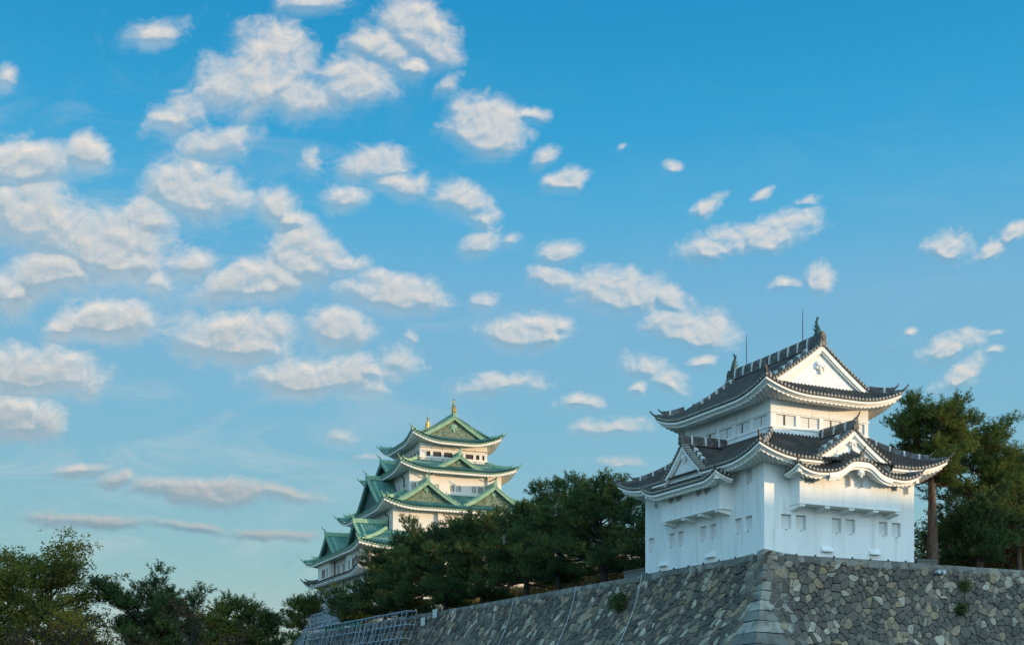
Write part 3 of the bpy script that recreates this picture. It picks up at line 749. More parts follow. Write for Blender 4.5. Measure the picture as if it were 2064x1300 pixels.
# --- triangular dormer gables on the lower roof
def dormer(parent, mats, zoff, mapf, uc, hw, n0, n1, zr, zb, k, out, rw=.34, rh=.55, pitch=.28, amp=.07, ph=PH6, bw=.32, pend=.62, wd=.32, sz=1.0, pvg=True, name='dormer_gable', curl=True):
    a, b, c, w = MB(), MB(), MB(), MB()
    pz = gable_roof(a, mapf, uc, hw, n0 + .1, n1, zr, zb, k, pitch, amp, ext=1.06, ph=ph)
    ts = np.linspace(-1, 1, 41)
    prof = [(uc + hw * t, float(pz(abs(t)))) for t in ts]
    gable_end(mapf, prof, n0, a, b, c, w, wd, bw=bw, out=out, tile_r=.08 * sz, step=.28 * sz ** .6)
    pendant(b, mapf, uc, n0 + wd - .06, zr - bw * 1.9, pend)
    o = combine(name, [(a, mats['tile']), (c, mats['end'])], parent, zoff=zoff)
    w.build('pediment', mats['wall'], o, zoff=zoff); b.build('bargeboard', mats['barge'] if 'barge' in mats else mats['trim'], o, zoff=zoff)
    d, e, f = MB(), MB(), MB()
    P = np.array([mapf(uc, n, zr + .04) for n in np.linspace(n0 - .02, n1, 8)])
    sweep(d, P, rprof(rw, rh))
    if mats['band']: bands(e, P, rw * 1.06, rh, 1.05 * sz, ln=.12, start=.75)
    onigawara(f, mapf(uc, n0 - .08, zr - .02), out, .34 * sz, .72 * sz)
    if curl: horn(f, np.array(mapf(uc, n0 + .05, zr + .62 * sz)), out, .5 * sz, .07 * sz)
    combine('gable_ridge', [(d, mats['ridge']), (e, mats['band']), (f, mats['hood'])], o, zoff=zoff)
    if pvg:
        for sg in (-1, 1):    # descending ridges along the verge
            d, e, f = MB(), MB(), MB()
            Q = np.array([mapf(uc + sg * hw * t, n0 + .72 * sz, float(pz(t)) + .05) for t in np.linspace(.12, .80, 9)])
            Tn = np.gradient(Q, axis=0)
            sweep_v(d, Q, mapf, .13 * sz, .22 * sz)
            if mats['band']:
                for q in (2, 4, 6):
                    Q2 = Q[q] + np.array([0, 0, .02]); tn = Tn[q] / np.linalg.norm(Tn[q]); nn = np.array(mapf(0, 1, 0)) - np.array(mapf(0, 0, 0))
                    e.obox(Q2 + np.array([0, 0, .11]), tn * .10, nn * .145, (0, 0, .13))
            onigawara(f, Q[-1] - np.array([0, 0, .05]), np.array(mapf(sg, 0, 0))[:2] - np.array(mapf(0, 0, 0))[:2], .22 * sz, .36 * sz)
            combine('verge_ridge', [(d, mats['ridge']), (e, mats['band']), (f, mats['hood'])], o, zoff=zoff)
    return o
def sweep_v(mb, Q, mapf, hw, h):
    nn = np.array(mapf(0, 1, 0)) - np.array(mapf(0, 0, 0)); up = np.array([0, 0, 1.])
    pr = [(-hw, -.1), (-hw, h * .5), (-hw * .75, h * .5), (-hw * .6, h), (hw * .6, h), (hw * .75, h * .5), (hw, h * .5), (hw, -.1)]
    G = np.stack([Q + nn * x + up * y for x, y in pr], 1)
    mb.grid(G, close=True); o = mb.n - len(Q) * len(pr); k = len(pr)
    mb.f.append(tuple(o + j for j in range(k))); mb.f.append(tuple(o + (len(Q) - 1) * k + j for j in range(k)))
dormer(turret, MATS_T, ZB, FR(), 5.9, 2.85, -1.22, 2.0, 16.22, 14.3, .22, (0, -1))
dormer(turret, MATS_T, ZB, FL(), 6.71, 2.2, -1.50, 2.0, 16.16, 14.2, .20, (-1, 0))
# --- upper hip-and-gable roof
def irimoya(parent, mats, zoff, X0, X1, Y0_, Y1_, EZ, zr, c, GPd, Lc, Rc, pitch, amp, course, ov, ph=PH6, skirt=1.75, ek={}, hipD=1.45, hw_=.32, sz=1.0, bw=.36, pend=.80, rw=.46, rh=.68, name='upper_roof', fade=3.2, wd=.30):
    DR = (X1 - X0) / 2; XC = (X0 + X1) / 2; Ly = Y1_ - Y0_; GPy = Y0_ + GPd
    zp = curve(EZ, zr - EZ, DR, c)
    t_t, t_w, t_d = MB(), MB(), MB()
    def dm_long(S):
        S = np.asarray(S, float); m = np.minimum(S, Ly - S)
        return np.where(m < GPd, np.maximum(m, 0), DR)
    S2 = skirt_sides(X0, X1, Y0_, Y1_, 2.0, zp, Lc, Rc, fade=fade)
    for k in (1, 2): S2[k].dmax = dm_long; S2[k].D = DR
    for k in (0, 3):
        S2[k].D = skirt
        S2[k].dmax = (lambda Ls: (lambda S: np.minimum(np.minimum(S, Ls - S), skirt)))(S2[k].Ls)
    for k, sd in enumerate(S2):
        tiles(t_t, sd, pitch, amp, course, ph); eave(sd, t_t, t_w, t_d, pitch, ov, **ek)
    inset = GPd + .25
    us = np.linspace(X0 + inset, X1 - inset, 49)
    prof = [(u, float(zp(min(u - X0, X1 - u))) + .03) for u in us]
    peds, verg = [], []
    for y, sg in ((GPy, 1), (Y1_ - GPd, -1)):
        mf = (lambda y, sg: (lambda u, n, z: (u, y + sg * n, z)))(y, sg)
        w, bb = MB(), MB(); peds.append((w, bb))
        gable_end(mf, prof, 0.0, t_t, bb, t_d, w, wd, bw=bw, tile_r=.08 * sz, step=.28 * sz ** .6)
        pendant(bb, mf, XC, wd - .06, zr - bw * 2.9, pend)
        for q in (-1, 1):
            r_, m_, o_ = MB(), MB(), MB(); verg.append((r_, m_, o_))
            Q = np.array([mf(XC + q * (DR - d), .95 * sz, float(zp(d)) + .06) for d in np.linspace(DR - .35, GPd + .5, 12)])
            sweep_v(r_, Q, mf, .15 * sz, .26 * sz)
            Tn = np.gradient(Q, axis=0)
            if mats['band']:
                for i in (1, 3, 5, 7, 9): m_.obox(Q[i] + np.array([0, 0, .13]), Tn[i] / np.linalg.norm(Tn[i]) * .10, (0, .165, 0), (0, 0, .15))
            onigawara(o_, Q[-1] - np.array([0, 0, .05]), (q, 0), .26 * sz, .42 * sz)
    o = combine(name, [(t_t, mats['tile']), (t_d, mats['end'])], parent, zoff=zoff)
    t_w.build('eave_board', mats['trim'], o, zoff=zoff)
    for w, bb in peds:
        w.build('pediment', mats['wall'], o, zoff=zoff); bb.build('bargeboard', mats.get('barge', mats['trim']), o, zoff=zoff)
    for r_, m_, o_ in verg: combine('verge_ridge', [(r_, mats['ridge']), (m_, mats['band']), (o_, mats['hood'])], o, zoff=zoff)
    hips(S2, o, mats, zoff, hipD, hw_, hw_, .95, hl=.55 * sz, oni=.3 * sz)
    r_, m_, o_ = MB(), MB(), MB(); yc = (Y0_ + Y1_) / 2
    P = np.array([(XC, y, zr + .04 + .05 * sz * ((y - yc) / 5 / sz) ** 2) for y in np.linspace(GPy + .05, Y1_ - GPd - .05, 16)])
    sweep(r_, P, rprof(rw, rh))
    if mats['band']: bands(m_, P, rw * 1.065, rh, .98, ln=.13, start=1.25)
    for y, sg in ((GPy, -1), (Y1_ - GPd, 1)): onigawara(o_, (XC, y, zr - .12), (0, sg), rw, rh * 1.4)
    combine('main_ridge', [(r_, mats['ridge']), (m_, mats['band']), (o_, mats['hood'])], o, zoff=zoff)
    return o
zr2 = 22.2
irimoya(turret, MATS_T, ZB, .5, TW - .5, .5, TL - .5, 18.62, zr2, .16, 1.25, .80, 3.6, .28, .10, .30, 1.52)
for y, sg in ((2.35, -1), (11.2, 1)):
    m = MB(); fish(m, (TW / 2, y, zr2 + .62), (0, sg), 1.2); m.build('fish_ornament', M['bronze'], turret, zoff=ZB, smooth=True)
for y in (3.75, 9.81):
    m = MB(); m.tube([(TW / 2, y, zr2 + .5), (TW / 2, y, 24.2), (TW / 2, y, 25.05)], [.03, .026, .012], 6); m.build('lightning_rod', M['rod'], turret, zoff=ZB)
m = MB()   # conductor clips along the foot of the wall
for q in np.arange(.9, 11.6, 1.45): m.box(q - .03, q + .03, -.10, -.01, 8.40, 8.56)
for q in np.arange(1.1, 13.5, 1.75): m.box(-.10, -.01, q - .03, q + .03, 8.40, 8.56)
m.box(.0, TW, -.03, -.005, 8.40, 8.47); m.box(-.03, -.005, 0, TL, 8.40, 8.47)
m.build('conductor_strip', M['rod'], turret, zoff=ZB)
# ------------------------------------------------------------------ the great keep with its green copper roofs
KTH = .41
KZ = 16.6
KC = ((846.4 - 1032) / 2370 * 215.0, 215.0)
keep = empty('castle_keep', 'tall five-storey castle keep with green copper roofs and golden fish on the ridge', 'castle keep', (KC[0], KC[1], KZ), KTH)
MATS_K = dict(tile=M['copper'], ridge=M['copper_light'], band=None, end=M['copper_light'], trim=M['trim'], wall=M['copper_gable'], hood=M['copper_light'], barge=M['copper_light'])
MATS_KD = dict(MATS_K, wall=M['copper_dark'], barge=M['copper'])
MATS_G = dict(tile=M['tile'], ridge=M['tile_ridge'], band=None, end=M['tile_end'], trim=M['trim'], wall=M['plaster'], hood=M['tile_ridge'])
# floors: x0, x1 (along the front), y0, y1 (inward), z0, z1
FLOORS = [('top', 0, 13.28, 0, 15.35, 42.0, 46.6), ('fourth', -2.75, 15.06, -2.2, 18.2, 35.2, 40.8), ('third', -6.9, 19.0, -5.5, 20.3, 27.8, 33.6),
          ('second', -12.83, 24.6, -9.9, 24.3, 20.6, 25.9), ('first', -12.83, 24.6, -9.9, 24.3, 16.6, 21.9)]
WINS = {  # storey: (front windows, side windows) as (u0,u1,z0,z1)
 'top': ([(1.27, 2.02), (2.54, 4.17), (4.68, 6.34), (6.87, 8.45), (8.93, 10.52), (11.01, 11.72), (12.3, 12.75)], [(.75, 1.75), (2.4, 3.5), (4.3, 5.5), (6.2, 7.4), (8.1, 9.3), (10, 11.2), (12, 13.2)], 43.75, 44.62),
 'fourth': ([(-2.35, -1.5), (-1.1, -.3), (2.05, 2.85), (5.05, 5.88), (6.34, 7.14), (9.36, 10.13), (10.57, 11.5)], [(-.9, -.3), (.1, .7), (3.2, 4), (10, 10.8)], 37.12, 38.25),
 'third': ([(-4.16, -3.44), (-3.07, -2.2), (.2, 1.0), (2.4, 3.2), (6, 6.8), (9.2, 10)], [(-4.4, -3.7), (1, 1.8), (2.3, 3.1)], 29.68, 30.9),
 'second': ([(-9, -8.2), (-7.6, -6.8), (-3, -2.2), (-1.6, -.8)], [(4.7, 5.9), (8.2, 9.7)], 22.25, 23.8),
 'first': ([(-9, -8.2), (-7.6, -6.8)], [(-6, -4.8), (-1.8, -.6), (2.4, 3.6), (6.6, 7.8), (10.6, 11.8), (14.0, 15.4), (17.6, 19.2), (21.2, 22.8)], 18.3, 19.96)}
def keep_window(mf, u0, u1, z0, z1, bars=3):
    m, g = MB(), MB()
    recess(m, mf, u0, u1, z0, z1, .25)
    m2 = MB()
    m2.add([mf(u0, .22, z0), mf(u1, .22, z0), mf(u1, .22, z1), mf(u0, .22, z1)], [(0, 1, 2, 3)])
    fr = .07
    for (a, b, c, d) in ((u0, u1, z0, z0 + fr), (u0, u1, z1 - fr, z1), (u0, u0 + fr, z0, z1), (u1 - fr, u1, z0, z1)): pbox(g, mf, a, b, .1, .2, c, d)
    w = combine('window', [(m, M['keep_wall']), (m2, M['dark'])], keep, zoff=KZ)
    g.build('window_frame', M['wood'], w, zoff=KZ)
    if bars:
        b = MB()
        for k in range(bars):
            c = u0 + (u1 - u0) * (k + 1) / (bars + 1); pbox(b, mf, c - .05, c + .05, .08, .16, z0 + .02, z1 - .02)
        b.build('window_bars'.replace('bars', 'grille'), M['keep_wall'], w, zoff=KZ)
for nm, x0, x1, y0, y1, z0, z1 in FLOORS:
    wf, wsd, wz0, wz1 = WINS[nm]
    m = MB()
    mF = (lambda y0: (lambda u, n, z: (u, y0 + n, z)))(y0); mL = (lambda x0: (lambda u, n, z: (x0 + n, u, z)))(x0)
    wall_holes(m, mF, x0, x1, z0, z1, [(a, b, wz0, wz1) for a, b in wf])
    wall_holes(m, mL, y0, y1, z0, z1, [(a, b, wz0, wz1) for a, b in wsd])
    m.add([(x1, y0, z0), (x1, y1, z0), (x1, y1, z1), (x1, y0, z1)], [(0, 1, 2, 3)]); m.add([(x0, y1, z0), (x1, y1, z0), (x1, y1, z1), (x0, y1, z1)], [(0, 1, 2, 3)])
    m.build(nm + '_storey_wall', M['keep_wall'], keep, zoff=KZ)
    for a, b in wf: keep_window(mF, a, b, wz0, wz1, 0 if nm == 'top' else 3)
    for a, b in wsd: keep_window(mL, a, b, wz0, wz1, 0 if nm == 'top' else 2)
# rails and a shaded sill round the top storey
m = MB()
for (z0, z1, p) in ((44.75, 44.92, .08), (43.35, 43.6, .16), (42.9, 43.05, .10)):
    m.box(-p, 13.28 + p, -p, .003, z0, z1); m.box(-p, .003, .004, 15.35, z0, z1); m.box(13.277, 13.28 + p, .004, 15.35, z0, z1)
m.build('plaster_rail', M['keep_wall'], keep, zoff=KZ)
m = MB()
for u in np.arange(.1, 13.4, 2.15): m.disc((u, -.14, 45.25), (0, -1, 0), .11, .12, 8); m.disc((u, -.22, 43.2), (0, -1, 0), .10, .1, 8)
m.box(0, 13.28, -.02, -.004, 45.2, 45.3)
m.build('nail_cover', M['wood'], keep, zoff=KZ)
# shallow projecting panels on the fronts
def panel(mf, u0, u1, z0, z1, p, name='projecting_panel'):
    m = MB(); pbox(m, mf, u0, u1, -p, .05, z0, z1); return m.build(name, M['keep_wall'], keep, zoff=KZ)
K4 = lambda u, n, z: (u, -2.2 + n, z)
K3 = lambda u, n, z: (u, -5.5 + n, z)
panel(K4, .25, 1.9, 36.6, 40.4, .4); panel(K4, 12.3, 15.06, 36.6, 40.4, .4); panel(K3, 1.35, 2.2, 29, 33.2, .5)
m = MB(); pbox(m, K4, 4.4, 12.2, -.14, .02, 36.42, 36.95); m.build('sill_board', M['keep_wall'], keep, zoff=KZ)
# side bays of the second storey
for a0, a1, ws in ((-9.2, -.6, [(-6.5, -4.2), (-3.0, -1.75)]), (11.2, 19.6, [(12.3, 13.3), (14.4, 16.8)])):
    mf = lambda u, n, z: (-14.0 + n, u, z)
    m = MB(); wall_holes(m, mf, a0, a1, 21.2, 25.6, [(p, q, 22.1, 23.7) for p, q in ws])
    for u in (a0, a1): m.add([(-14.0, u, 21.2), (-12.8, u, 21.2), (-12.8, u, 25.6), (-14.0, u, 25.6)], [(0, 1, 2, 3)])
    m.build('side_bay', M['keep_wall'], keep, zoff=KZ)
    for p, q in ws: keep_window(mf, p, q, 22.1, 23.7, 1)
EKK = dict(r=.15, fb=(.02, .16, .32), rafter=.62, sc_amp=.26, seg=6, slope=.22)
def tier(name, x0, x1, y0, y1, D, EZ, rise, c, Lc, Rc, ov, mats, ek=EKK, pitch=.56):
    zp = curve(EZ, rise, D, c)
    t_t, t_w, t_d = MB(), MB(), MB()
    S = skirt_sides(x0, x1, y0, y1, D, zp, Lc, Rc)
    for sd in S:
        tiles(t_t, sd, pitch, .20, 3.0, PH4); eave(sd, t_t, t_w, t_d, pitch, ov, **ek)
    o = combine(name, [(t_t, mats['tile']), (t_d, mats['end'])], keep, zoff=KZ)
    t_w.build('eave_board', mats['trim'], o, zoff=KZ)
    hips(S, o, mats, KZ, D, .55, .55, 9, hl=.9, oni=.5)
    return o
irimoya(keep, MATS_K, KZ, -2.3, 15.6, -2.3, 17.5, 46.15, 51.3, .18, 1.75, 1.75, 6.5, .56, .20, 3.0, 2.35, ph=PH4, skirt=2.3, ek=EKK, hipD=1.9, hw_=.5, sz=1.75, bw=.5, pend=1.5, rw=.7, rh=.75, name='top_roof', fade=4.5, wd=.6)
tier('fourth_storey_roof', -5.3, 17.7, -4.5, 20.8, 4.9, 40.40, 2.7, .2, 1.45, 6.5, 2.4, MATS_K)
tier('third_storey_roof', -9.45, 21.9, -7.85, 22.6, 5.9, 32.95, 3.6, .2, 1.5, 7, 2.45, MATS_K)
tier('second_storey_roof', -15.2, 27, -12.25, 26.6, 7.2, 25.2, 3.8, .22, .95, 7, 2.4, MATS_K)
tier('first_storey_roof', -15.25, 27, -12.25, 26.3, 2.6, 20.95, 1.15, .1, 1.15, 6, 2.4, MATS_G, ek=dict(EKK, fb=(.16, .34, .46), sc_amp=.08))
KF = lambda y0=0.0: (lambda u, n, z: (u, y0 + n, z))
KL = lambda x0=0.0: (lambda u, n, z: (x0 + n, u, z))
kw = dict(rw=.6, rh=.7, pitch=.56, amp=.18, ph=PH4, bw=.5, pend=1.1, wd=.9, sz=1.7)
dormer(keep, MATS_K, KZ, KF(), 6.5, 4.95, -3.6, 0, 43.55, 40.85, .28, (0, -1), **dict(kw, bw=.42, pend=.9))
for u in (-.75, 12.2): dormer(keep, MATS_K, KZ, KF(), u, 6.1, -6.7, -2.2, 37.85, 34.0, .26, (0, -1), **kw)
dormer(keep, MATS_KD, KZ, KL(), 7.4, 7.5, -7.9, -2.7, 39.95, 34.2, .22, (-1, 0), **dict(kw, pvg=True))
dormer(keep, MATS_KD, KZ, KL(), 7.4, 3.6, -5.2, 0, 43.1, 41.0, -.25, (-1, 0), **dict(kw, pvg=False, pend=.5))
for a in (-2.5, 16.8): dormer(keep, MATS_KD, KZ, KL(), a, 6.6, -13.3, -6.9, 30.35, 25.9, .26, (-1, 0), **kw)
for y, sg in ((.15, -1), (14.6, 1)):
    m = MB(); fish(m, (6.65, y, 51.95), (0, sg), 2.45); m.build('golden_fish', M['gold'], keep, zoff=KZ, smooth=True)
for y in (1.6, 13.0):
    m = MB(); m.tube([(6.65, y, 51.9), (6.65, y, 55.6)], [.05, .03], 5); m.build('lightning_rod', M['steel'], keep, zoff=KZ)
for pts in ([(-2.9, 2.0, 39.9), (-2.95, .4, 39.3), (-2.95, .4, 36.8)], [(-6.99, -1.0, 32.4), (-7.0, -3.2, 31.6), (-7.0, -3.2, 29.4)], [(-13.0, .6, 24.8), (-13.1, .0, 24.3), (-13.1, .0, 22.2)], [(-13.0, 11.5, 24.8), (-13.05, 10.8, 24.3), (-13.05, 10.8, 22.2)],
            [(1.0, -4.2, 39.9), (.3, -2.45, 39.0), (.3, -2.45, 37.0)], [(13.6, -4.2, 39.9), (12.55, -2.45, 39.3), (12.55, -2.45, 36.8)], [(-12.95, 5.2, 20.8), (-12.95, 5.2, 16.8)]):
    m = MB(); m.tube(pts, .11, 6); m.build('downpipe', M['rod'], keep, zoff=KZ)
# battered stone base
m = MB(); Z = np.linspace(KZ, -2, 9)
def off(z): q = (KZ - z); return .28 * q + .012 * q * q
ring = [[(-12.9 - off(z), -10 - off(z), z), (24.7 + off(z), -10 - off(z), z), (24.7 + off(z), 24.4 + off(z), z), (-12.9 - off(z), 24.4 + off(z), z)] for z in Z]
m.grid(np.array(ring), close=True)
M['stone_far'] = material('far_rampart_stone', (.17, .18, .18), .9, noise=[(.9, 3, (.08, .085, .09), .42, .62, (1, 1, 1.4)), (2.2, 3, (.26, .26, .25), .55, .72, (1, 1, 1))], bump=(1.6, .8, .3))
m.build('stone_base', M['stone_far'], keep, zoff=KZ)
# ------------------------------------------------------------------ stone ramparts
ZT = 8.44
def mbat(d): d = np.asarray(d, float); return np.where(d < 6, .17 * d + .045 * d * d, 2.64 + .62 * (d - 6))
def rise_at(u): return .30 * np.exp(-np.clip(np.asarray(u, float), 0, None) / 1.5)
def faceL(u, d, o=0.0):   # o = outwards
    u, d = np.asarray(u, float), np.asarray(d, float)
    return np.stack([-mbat(d) - o, u + 0 * d, ZT + rise_at(u) - d + 0 * u], -1)
def faceR(u, d, o=0.0):
    u, d = np.asarray(u, float), np.asarray(d, float)
    return np.stack([u + 0 * d, -mbat(d) - o, ZT + rise_at(u) - d + 0 * u], -1)
def voronoi(rs, u0, u1, d0, d1, size, ang, stretch, skew=0.0):
    ca, sa = math.cos(ang), math.sin(ang)
    T = np.array([[ca, sa], [-sa * stretch, ca * stretch]])      # squeeze so that cells come out long and tilted
    Ti = np.linalg.inv(T)
    area = (u1 - u0) * (d1 - d0); n = int(area / size ** 2)
    # jittered rows in the squeezed plane, only those that fall inside
    cs = np.array([[u0, d0], [u1, d0], [u1, d1], [u0, d1]]) @ T.T
    lo, hi = cs.min(0), cs.max(0); st = size * math.sqrt(stretch)
    gx, gy = np.meshgrid(np.arange(lo[0], hi[0], st), np.arange(lo[1], hi[1], st))
    gx = gx + (np.arange(gx.shape[0]) % 2)[:, None] * st * .5
    P = np.stack([gx.ravel(), gy.ravel()], 1) + rs.uniform(-.5, .5, (gx.size, 2)) * st * 1.05
    P = P[rs.rand(len(P)) > .13]; P = np.concatenate([P, P[rs.rand(len(P)) < .10] + rs.normal(0, .32, (1, 2)) * st])
    Q = P @ Ti.T
    ok = (Q[:, 0] > u0 - .8) & (Q[:, 0] < u1 + .8) & (Q[:, 1] > d0 - .8) & (Q[:, 1] < d1 + .8)
    P = P[ok]
    res = geometry.delaunay_2d_cdt([Vector(p) for p in P], [], [], 0, 1e-6)
    V = np.array([list(v) for v in res[0]]); tris = res[2]
    cells = {}
    for t in tris:
        a, b, c = V[t[0]], V[t[1]], V[t[2]]
        dd = 2 * (a[0] * (b[1] - c[1]) + b[0] * (c[1] - a[1]) + c[0] * (a[1] - b[1]))
        if abs(dd) < 1e-9: continue
        ux = ((a @ a) * (b[1] - c[1]) + (b @ b) * (c[1] - a[1]) + (c @ c) * (a[1] - b[1])) / dd
        uy = ((a @ a) * (c[0] - b[0]) + (b @ b) * (a[0] - c[0]) + (c @ c) * (b[0] - a[0])) / dd
        for i in t: cells.setdefault(i, []).append((ux, uy))
    out = []
    for i, pts in cells.items():
        pts = np.array(pts)
        if len(pts) < 3: continue
        c = V[i]; q = pts - c
        if np.abs(q).max() > 3 * st: continue
        pts = pts[np.argsort(np.arctan2(q[:, 1], q[:, 0]))]
        out.append((pts @ Ti.T, c @ Ti.T))
    return [(p, c) for p, c in out if u0 - .3 < c[0] < u1 + .3 and d0 - .2 < c[1] < d1]
def stones(mb, face, cells, rs, gap=.016, hmin=.04, hmax=.13):
    for poly, c in cells:
        poly = poly.copy(); poly[:, 1] = np.maximum(poly[:, 1], .16 + rs.uniform(0, .06))
        if poly[:, 1].max() < .3: continue
        q = poly - poly.mean(0); cc = poly.mean(0)
        r = np.linalg.norm(q, axis=1).mean() + 1e-6
        q = q * (1 - gap / r)
        # cut the corners
        nx = np.roll(q, -1, 0)
        ln = np.linalg.norm(nx - q, axis=1)
        k = np.empty((2 * len(q), 2)); k[0::2] = q * .81 + nx * .19; k[1::2] = q * .19 + nx * .81
        h = rs.uniform(hmin, hmax); tl = rs.uniform(-.16, .16, 2)
        rings = []
        for s, hh, tilt in ((1, -.10, 0), (.985, h * .45, .5), (.90, h * .86, 1), (.62, h, 1)):
            qq = k * s + cc
            rings.append(face(qq[:, 0], qq[:, 1], 0) * 0 + face(qq[:, 0], qq[:, 1], hh + tilt * (k[:, 0] * s * tl[0] + k[:, 1] * s * tl[1]) * .6))
        m = len(k); v = np.concatenate(rings + [face(np.array([cc[0]]), np.array([cc[1]]), h * 1.03)])
        f = []
        for j in range(3):
            for i in range(m): f.append((j * m + i, j * m + (i + 1) % m, (j + 1) * m + (i + 1) % m, (j + 1) * m + i))
        for i in range(m): f.append((3 * m + i, 3 * m + (i + 1) % m, 4 * m))
        t = rs.rand()
        mb.add(v, f, float(np.clip(t ** 1.25, 0, 1)))
def block(mb, face, u0, u1, d0, d1, o, rs, tone, bev=.035, g=.008):
    """a dressed stone lying on a battered face"""
    u0 += g; u1 -= g; d0 += g; d1 -= g
    def ring(i, oo): return np.concatenate([face(np.array([u]), np.array([d]), oo) for u, d in ((u0 + i, d0 + i), (u1 - i, d0 + i), (u1 - i, d1 - i), (u0 + i, d1 - i))])
    j = rs.uniform(-.012, .012)
    v = np.concatenate([ring(0, -.25), ring(0, o - bev + j), ring(bev, o + j)])
    f = []
    for k in range(2):
        for i in range(4): f.append((k * 4 + i, k * 4 + (i + 1) % 4, k * 4 + 4 + (i + 1) % 4, k * 4 + 4 + i))
    f.append((8, 9, 10, 11))
    mb.add(v, f, tone)
def rampart(name, label, parts):
    e = empty(name, label, 'stone rampart', (C0[0], C0[1], -1.7), TH)
    for nm, mb, mt in parts: mb.build(nm, mt, e, zoff=-1.7)
    return e
rs = np.random.RandomState(5)
def coping(mb, face, u0, u1, rs, hh=.44, o=.10):
    u = u0
    while u < u1:
        w = rs.uniform(.55, 1.35); h = hh * rs.uniform(.85, 1.2)
        block(mb, face, u, min(u + w, u1 + .1), -.005 + rs.uniform(0, .02), h, o, rs, rs.uniform(0, .75)); u += w
def backing(face, u0, u1, dmax=10.3, o=-.07):
    U, D = np.meshgrid(np.linspace(u0, u1, 30), np.linspace(0, dmax, 14), indexing='ij')
    m = MB(); m.grid(face(U, D, o)); return m
# corner bastion under the turret
sL, sR, cp, cp2, cs = MB(), MB(), MB(), MB(), MB()
stones(sL, faceL, voronoi(rs, .25, 14.2, .25, 6.2, .45, R(42), 1.45), rs)
stones(sR, faceR, voronoi(rs, .25, 12.6, .25, 6.2, .45, R(-38), 1.4), rs)
coping(cp, faceL, 1.0, 14.2, rs); coping(cp2, faceR, 1.5, 12.5, rs)
d = 0.0; k = 0
while d < 10:
    h = rs.uniform(.60, .72)
    lo, sh = rs.uniform(1.05, 1.4), rs.uniform(.5, .66)
    a, b = (lo, sh) if k % 2 == 0 else (sh, lo)          # long arm on one face, short on the other
    mO = .05
    d1 = d + h - .05
    t = rs.uniform(.05, 1.0)
    # one L-shaped quoin: ring of eight points per level
    m0, m1 = float(mbat(d)) + mO, float(mbat(d1)) + mO
    z0, z1 = ZT + .30 - d, ZT + .30 - d1
    def Lr(m, z, u, sag):
        return [(-m, u[0] - .0, z - sag(u[0])), (-m, -m, z), (u[1], -m, z - sag(u[1]))]
    sag = lambda u: .30 - float(rise_at(max(u, 0)))
    top = Lr(m0, z0, (b, a), sag); bot = Lr(m1, z1, (b, a), sag)
    inn = 1.0
    tb = [(-m0 + inn, b, z0 - sag(b)), (-m0 + inn, -m0 + inn, z0), (a, -m0 + inn, z0 - sag(a))]
    bb = [(-m1 + inn, b, z1 - sag(b)), (-m1 + inn, -m1 + inn, z1), (a, -m1 + inn, z1 - sag(a))]
    v = top + bot + tb + bb
    f = [(0, 1, 4, 3), (1, 2, 5, 4), (0, 6, 7, 1), (1, 7, 8, 2), (3, 4, 10, 9), (4, 5, 11, 10), (0, 3, 9, 6), (2, 8, 11, 5)]
    cs.add(v, f, t)
    # the second stone of each course
    if k % 2 or rs.rand() < .5: block(cs, faceL if k % 2 == 0 else faceR, (b if k % 2 == 0 else a) + .005, (b if k % 2 == 0 else a) + rs.uniform(.55, .85), d, d1 + .012, .06, rs, rs.uniform(0, .7))
    d += h; k += 1
bk = MB()
for fc, e_ in ((faceL, 14.3), (faceR, 12.6)):
    U, Dd = np.meshgrid(np.linspace(0, 1, 30), np.linspace(0, 10.3, 14), indexing='ij')
    Us = -mbat(Dd) + .07 + U * (e_ + mbat(Dd)); bk.grid(fc(Us, Dd, -.07))
bk.box(.03, 12.5, .03, 14.2, 8.25, 8.38)
rampart('corner_bastion', 'battered corner of dark rubble stone with pale dressed quoins beneath the white turret', [('side_stonework', sL, M['stone']), ('front_stonework', sR, M['stone']), ('coping_stone', cp, M['cut_stone']), ('coping_stone', cp2, M['cut_stone']), ('quoin', cs, M['cut_stone']), ('wall_core', bk, M['joint'])])
# the long rampart under the pine row
s2, c2 = MB(), MB()
stones(s2, faceL, voronoi(rs, 14.3, 45, .25, 5.4, .50, R(42), 1.45), rs)
stones(s2, faceL, voronoi(rs, 45.3, 104, .25, 4.4, .62, R(42), 1.45), rs, hmax=.2)
coping(c2, faceL, 14.25, 104, rs, .42)
rampart('long_rampart', 'long receding rampart of grey rubble stone with pines growing along its top', [('stonework', s2, M['stone']), ('coping_stone', c2, M['cut_stone']), ('wall_core', backing(faceL, 14.3, 105), M['joint'])])
# the rampart beyond the turret, set a little further back
s3, c3 = MB(), MB()
faceR2 = lambda u, d, o=0.0: faceR(u, d, o) + np.array([0, .10, 0])
stones(s3, faceR2, voronoi(rs, 12.7, 34, .25, 6.2, .46, R(-42), 1.45), rs, hmin=.02, hmax=.16)
coping(c3, faceR2, 12.55, 36, rs, .46, .06)
rampart('mossy_rampart', 'dark mossy stone rampart running on from the turret below a tall pine trunk', [('stonework', s3, M['stone']), ('coping_stone', c3, M['cut_stone']), ('wall_core', backing(faceR2, 12.6, 40), M['joint'])])
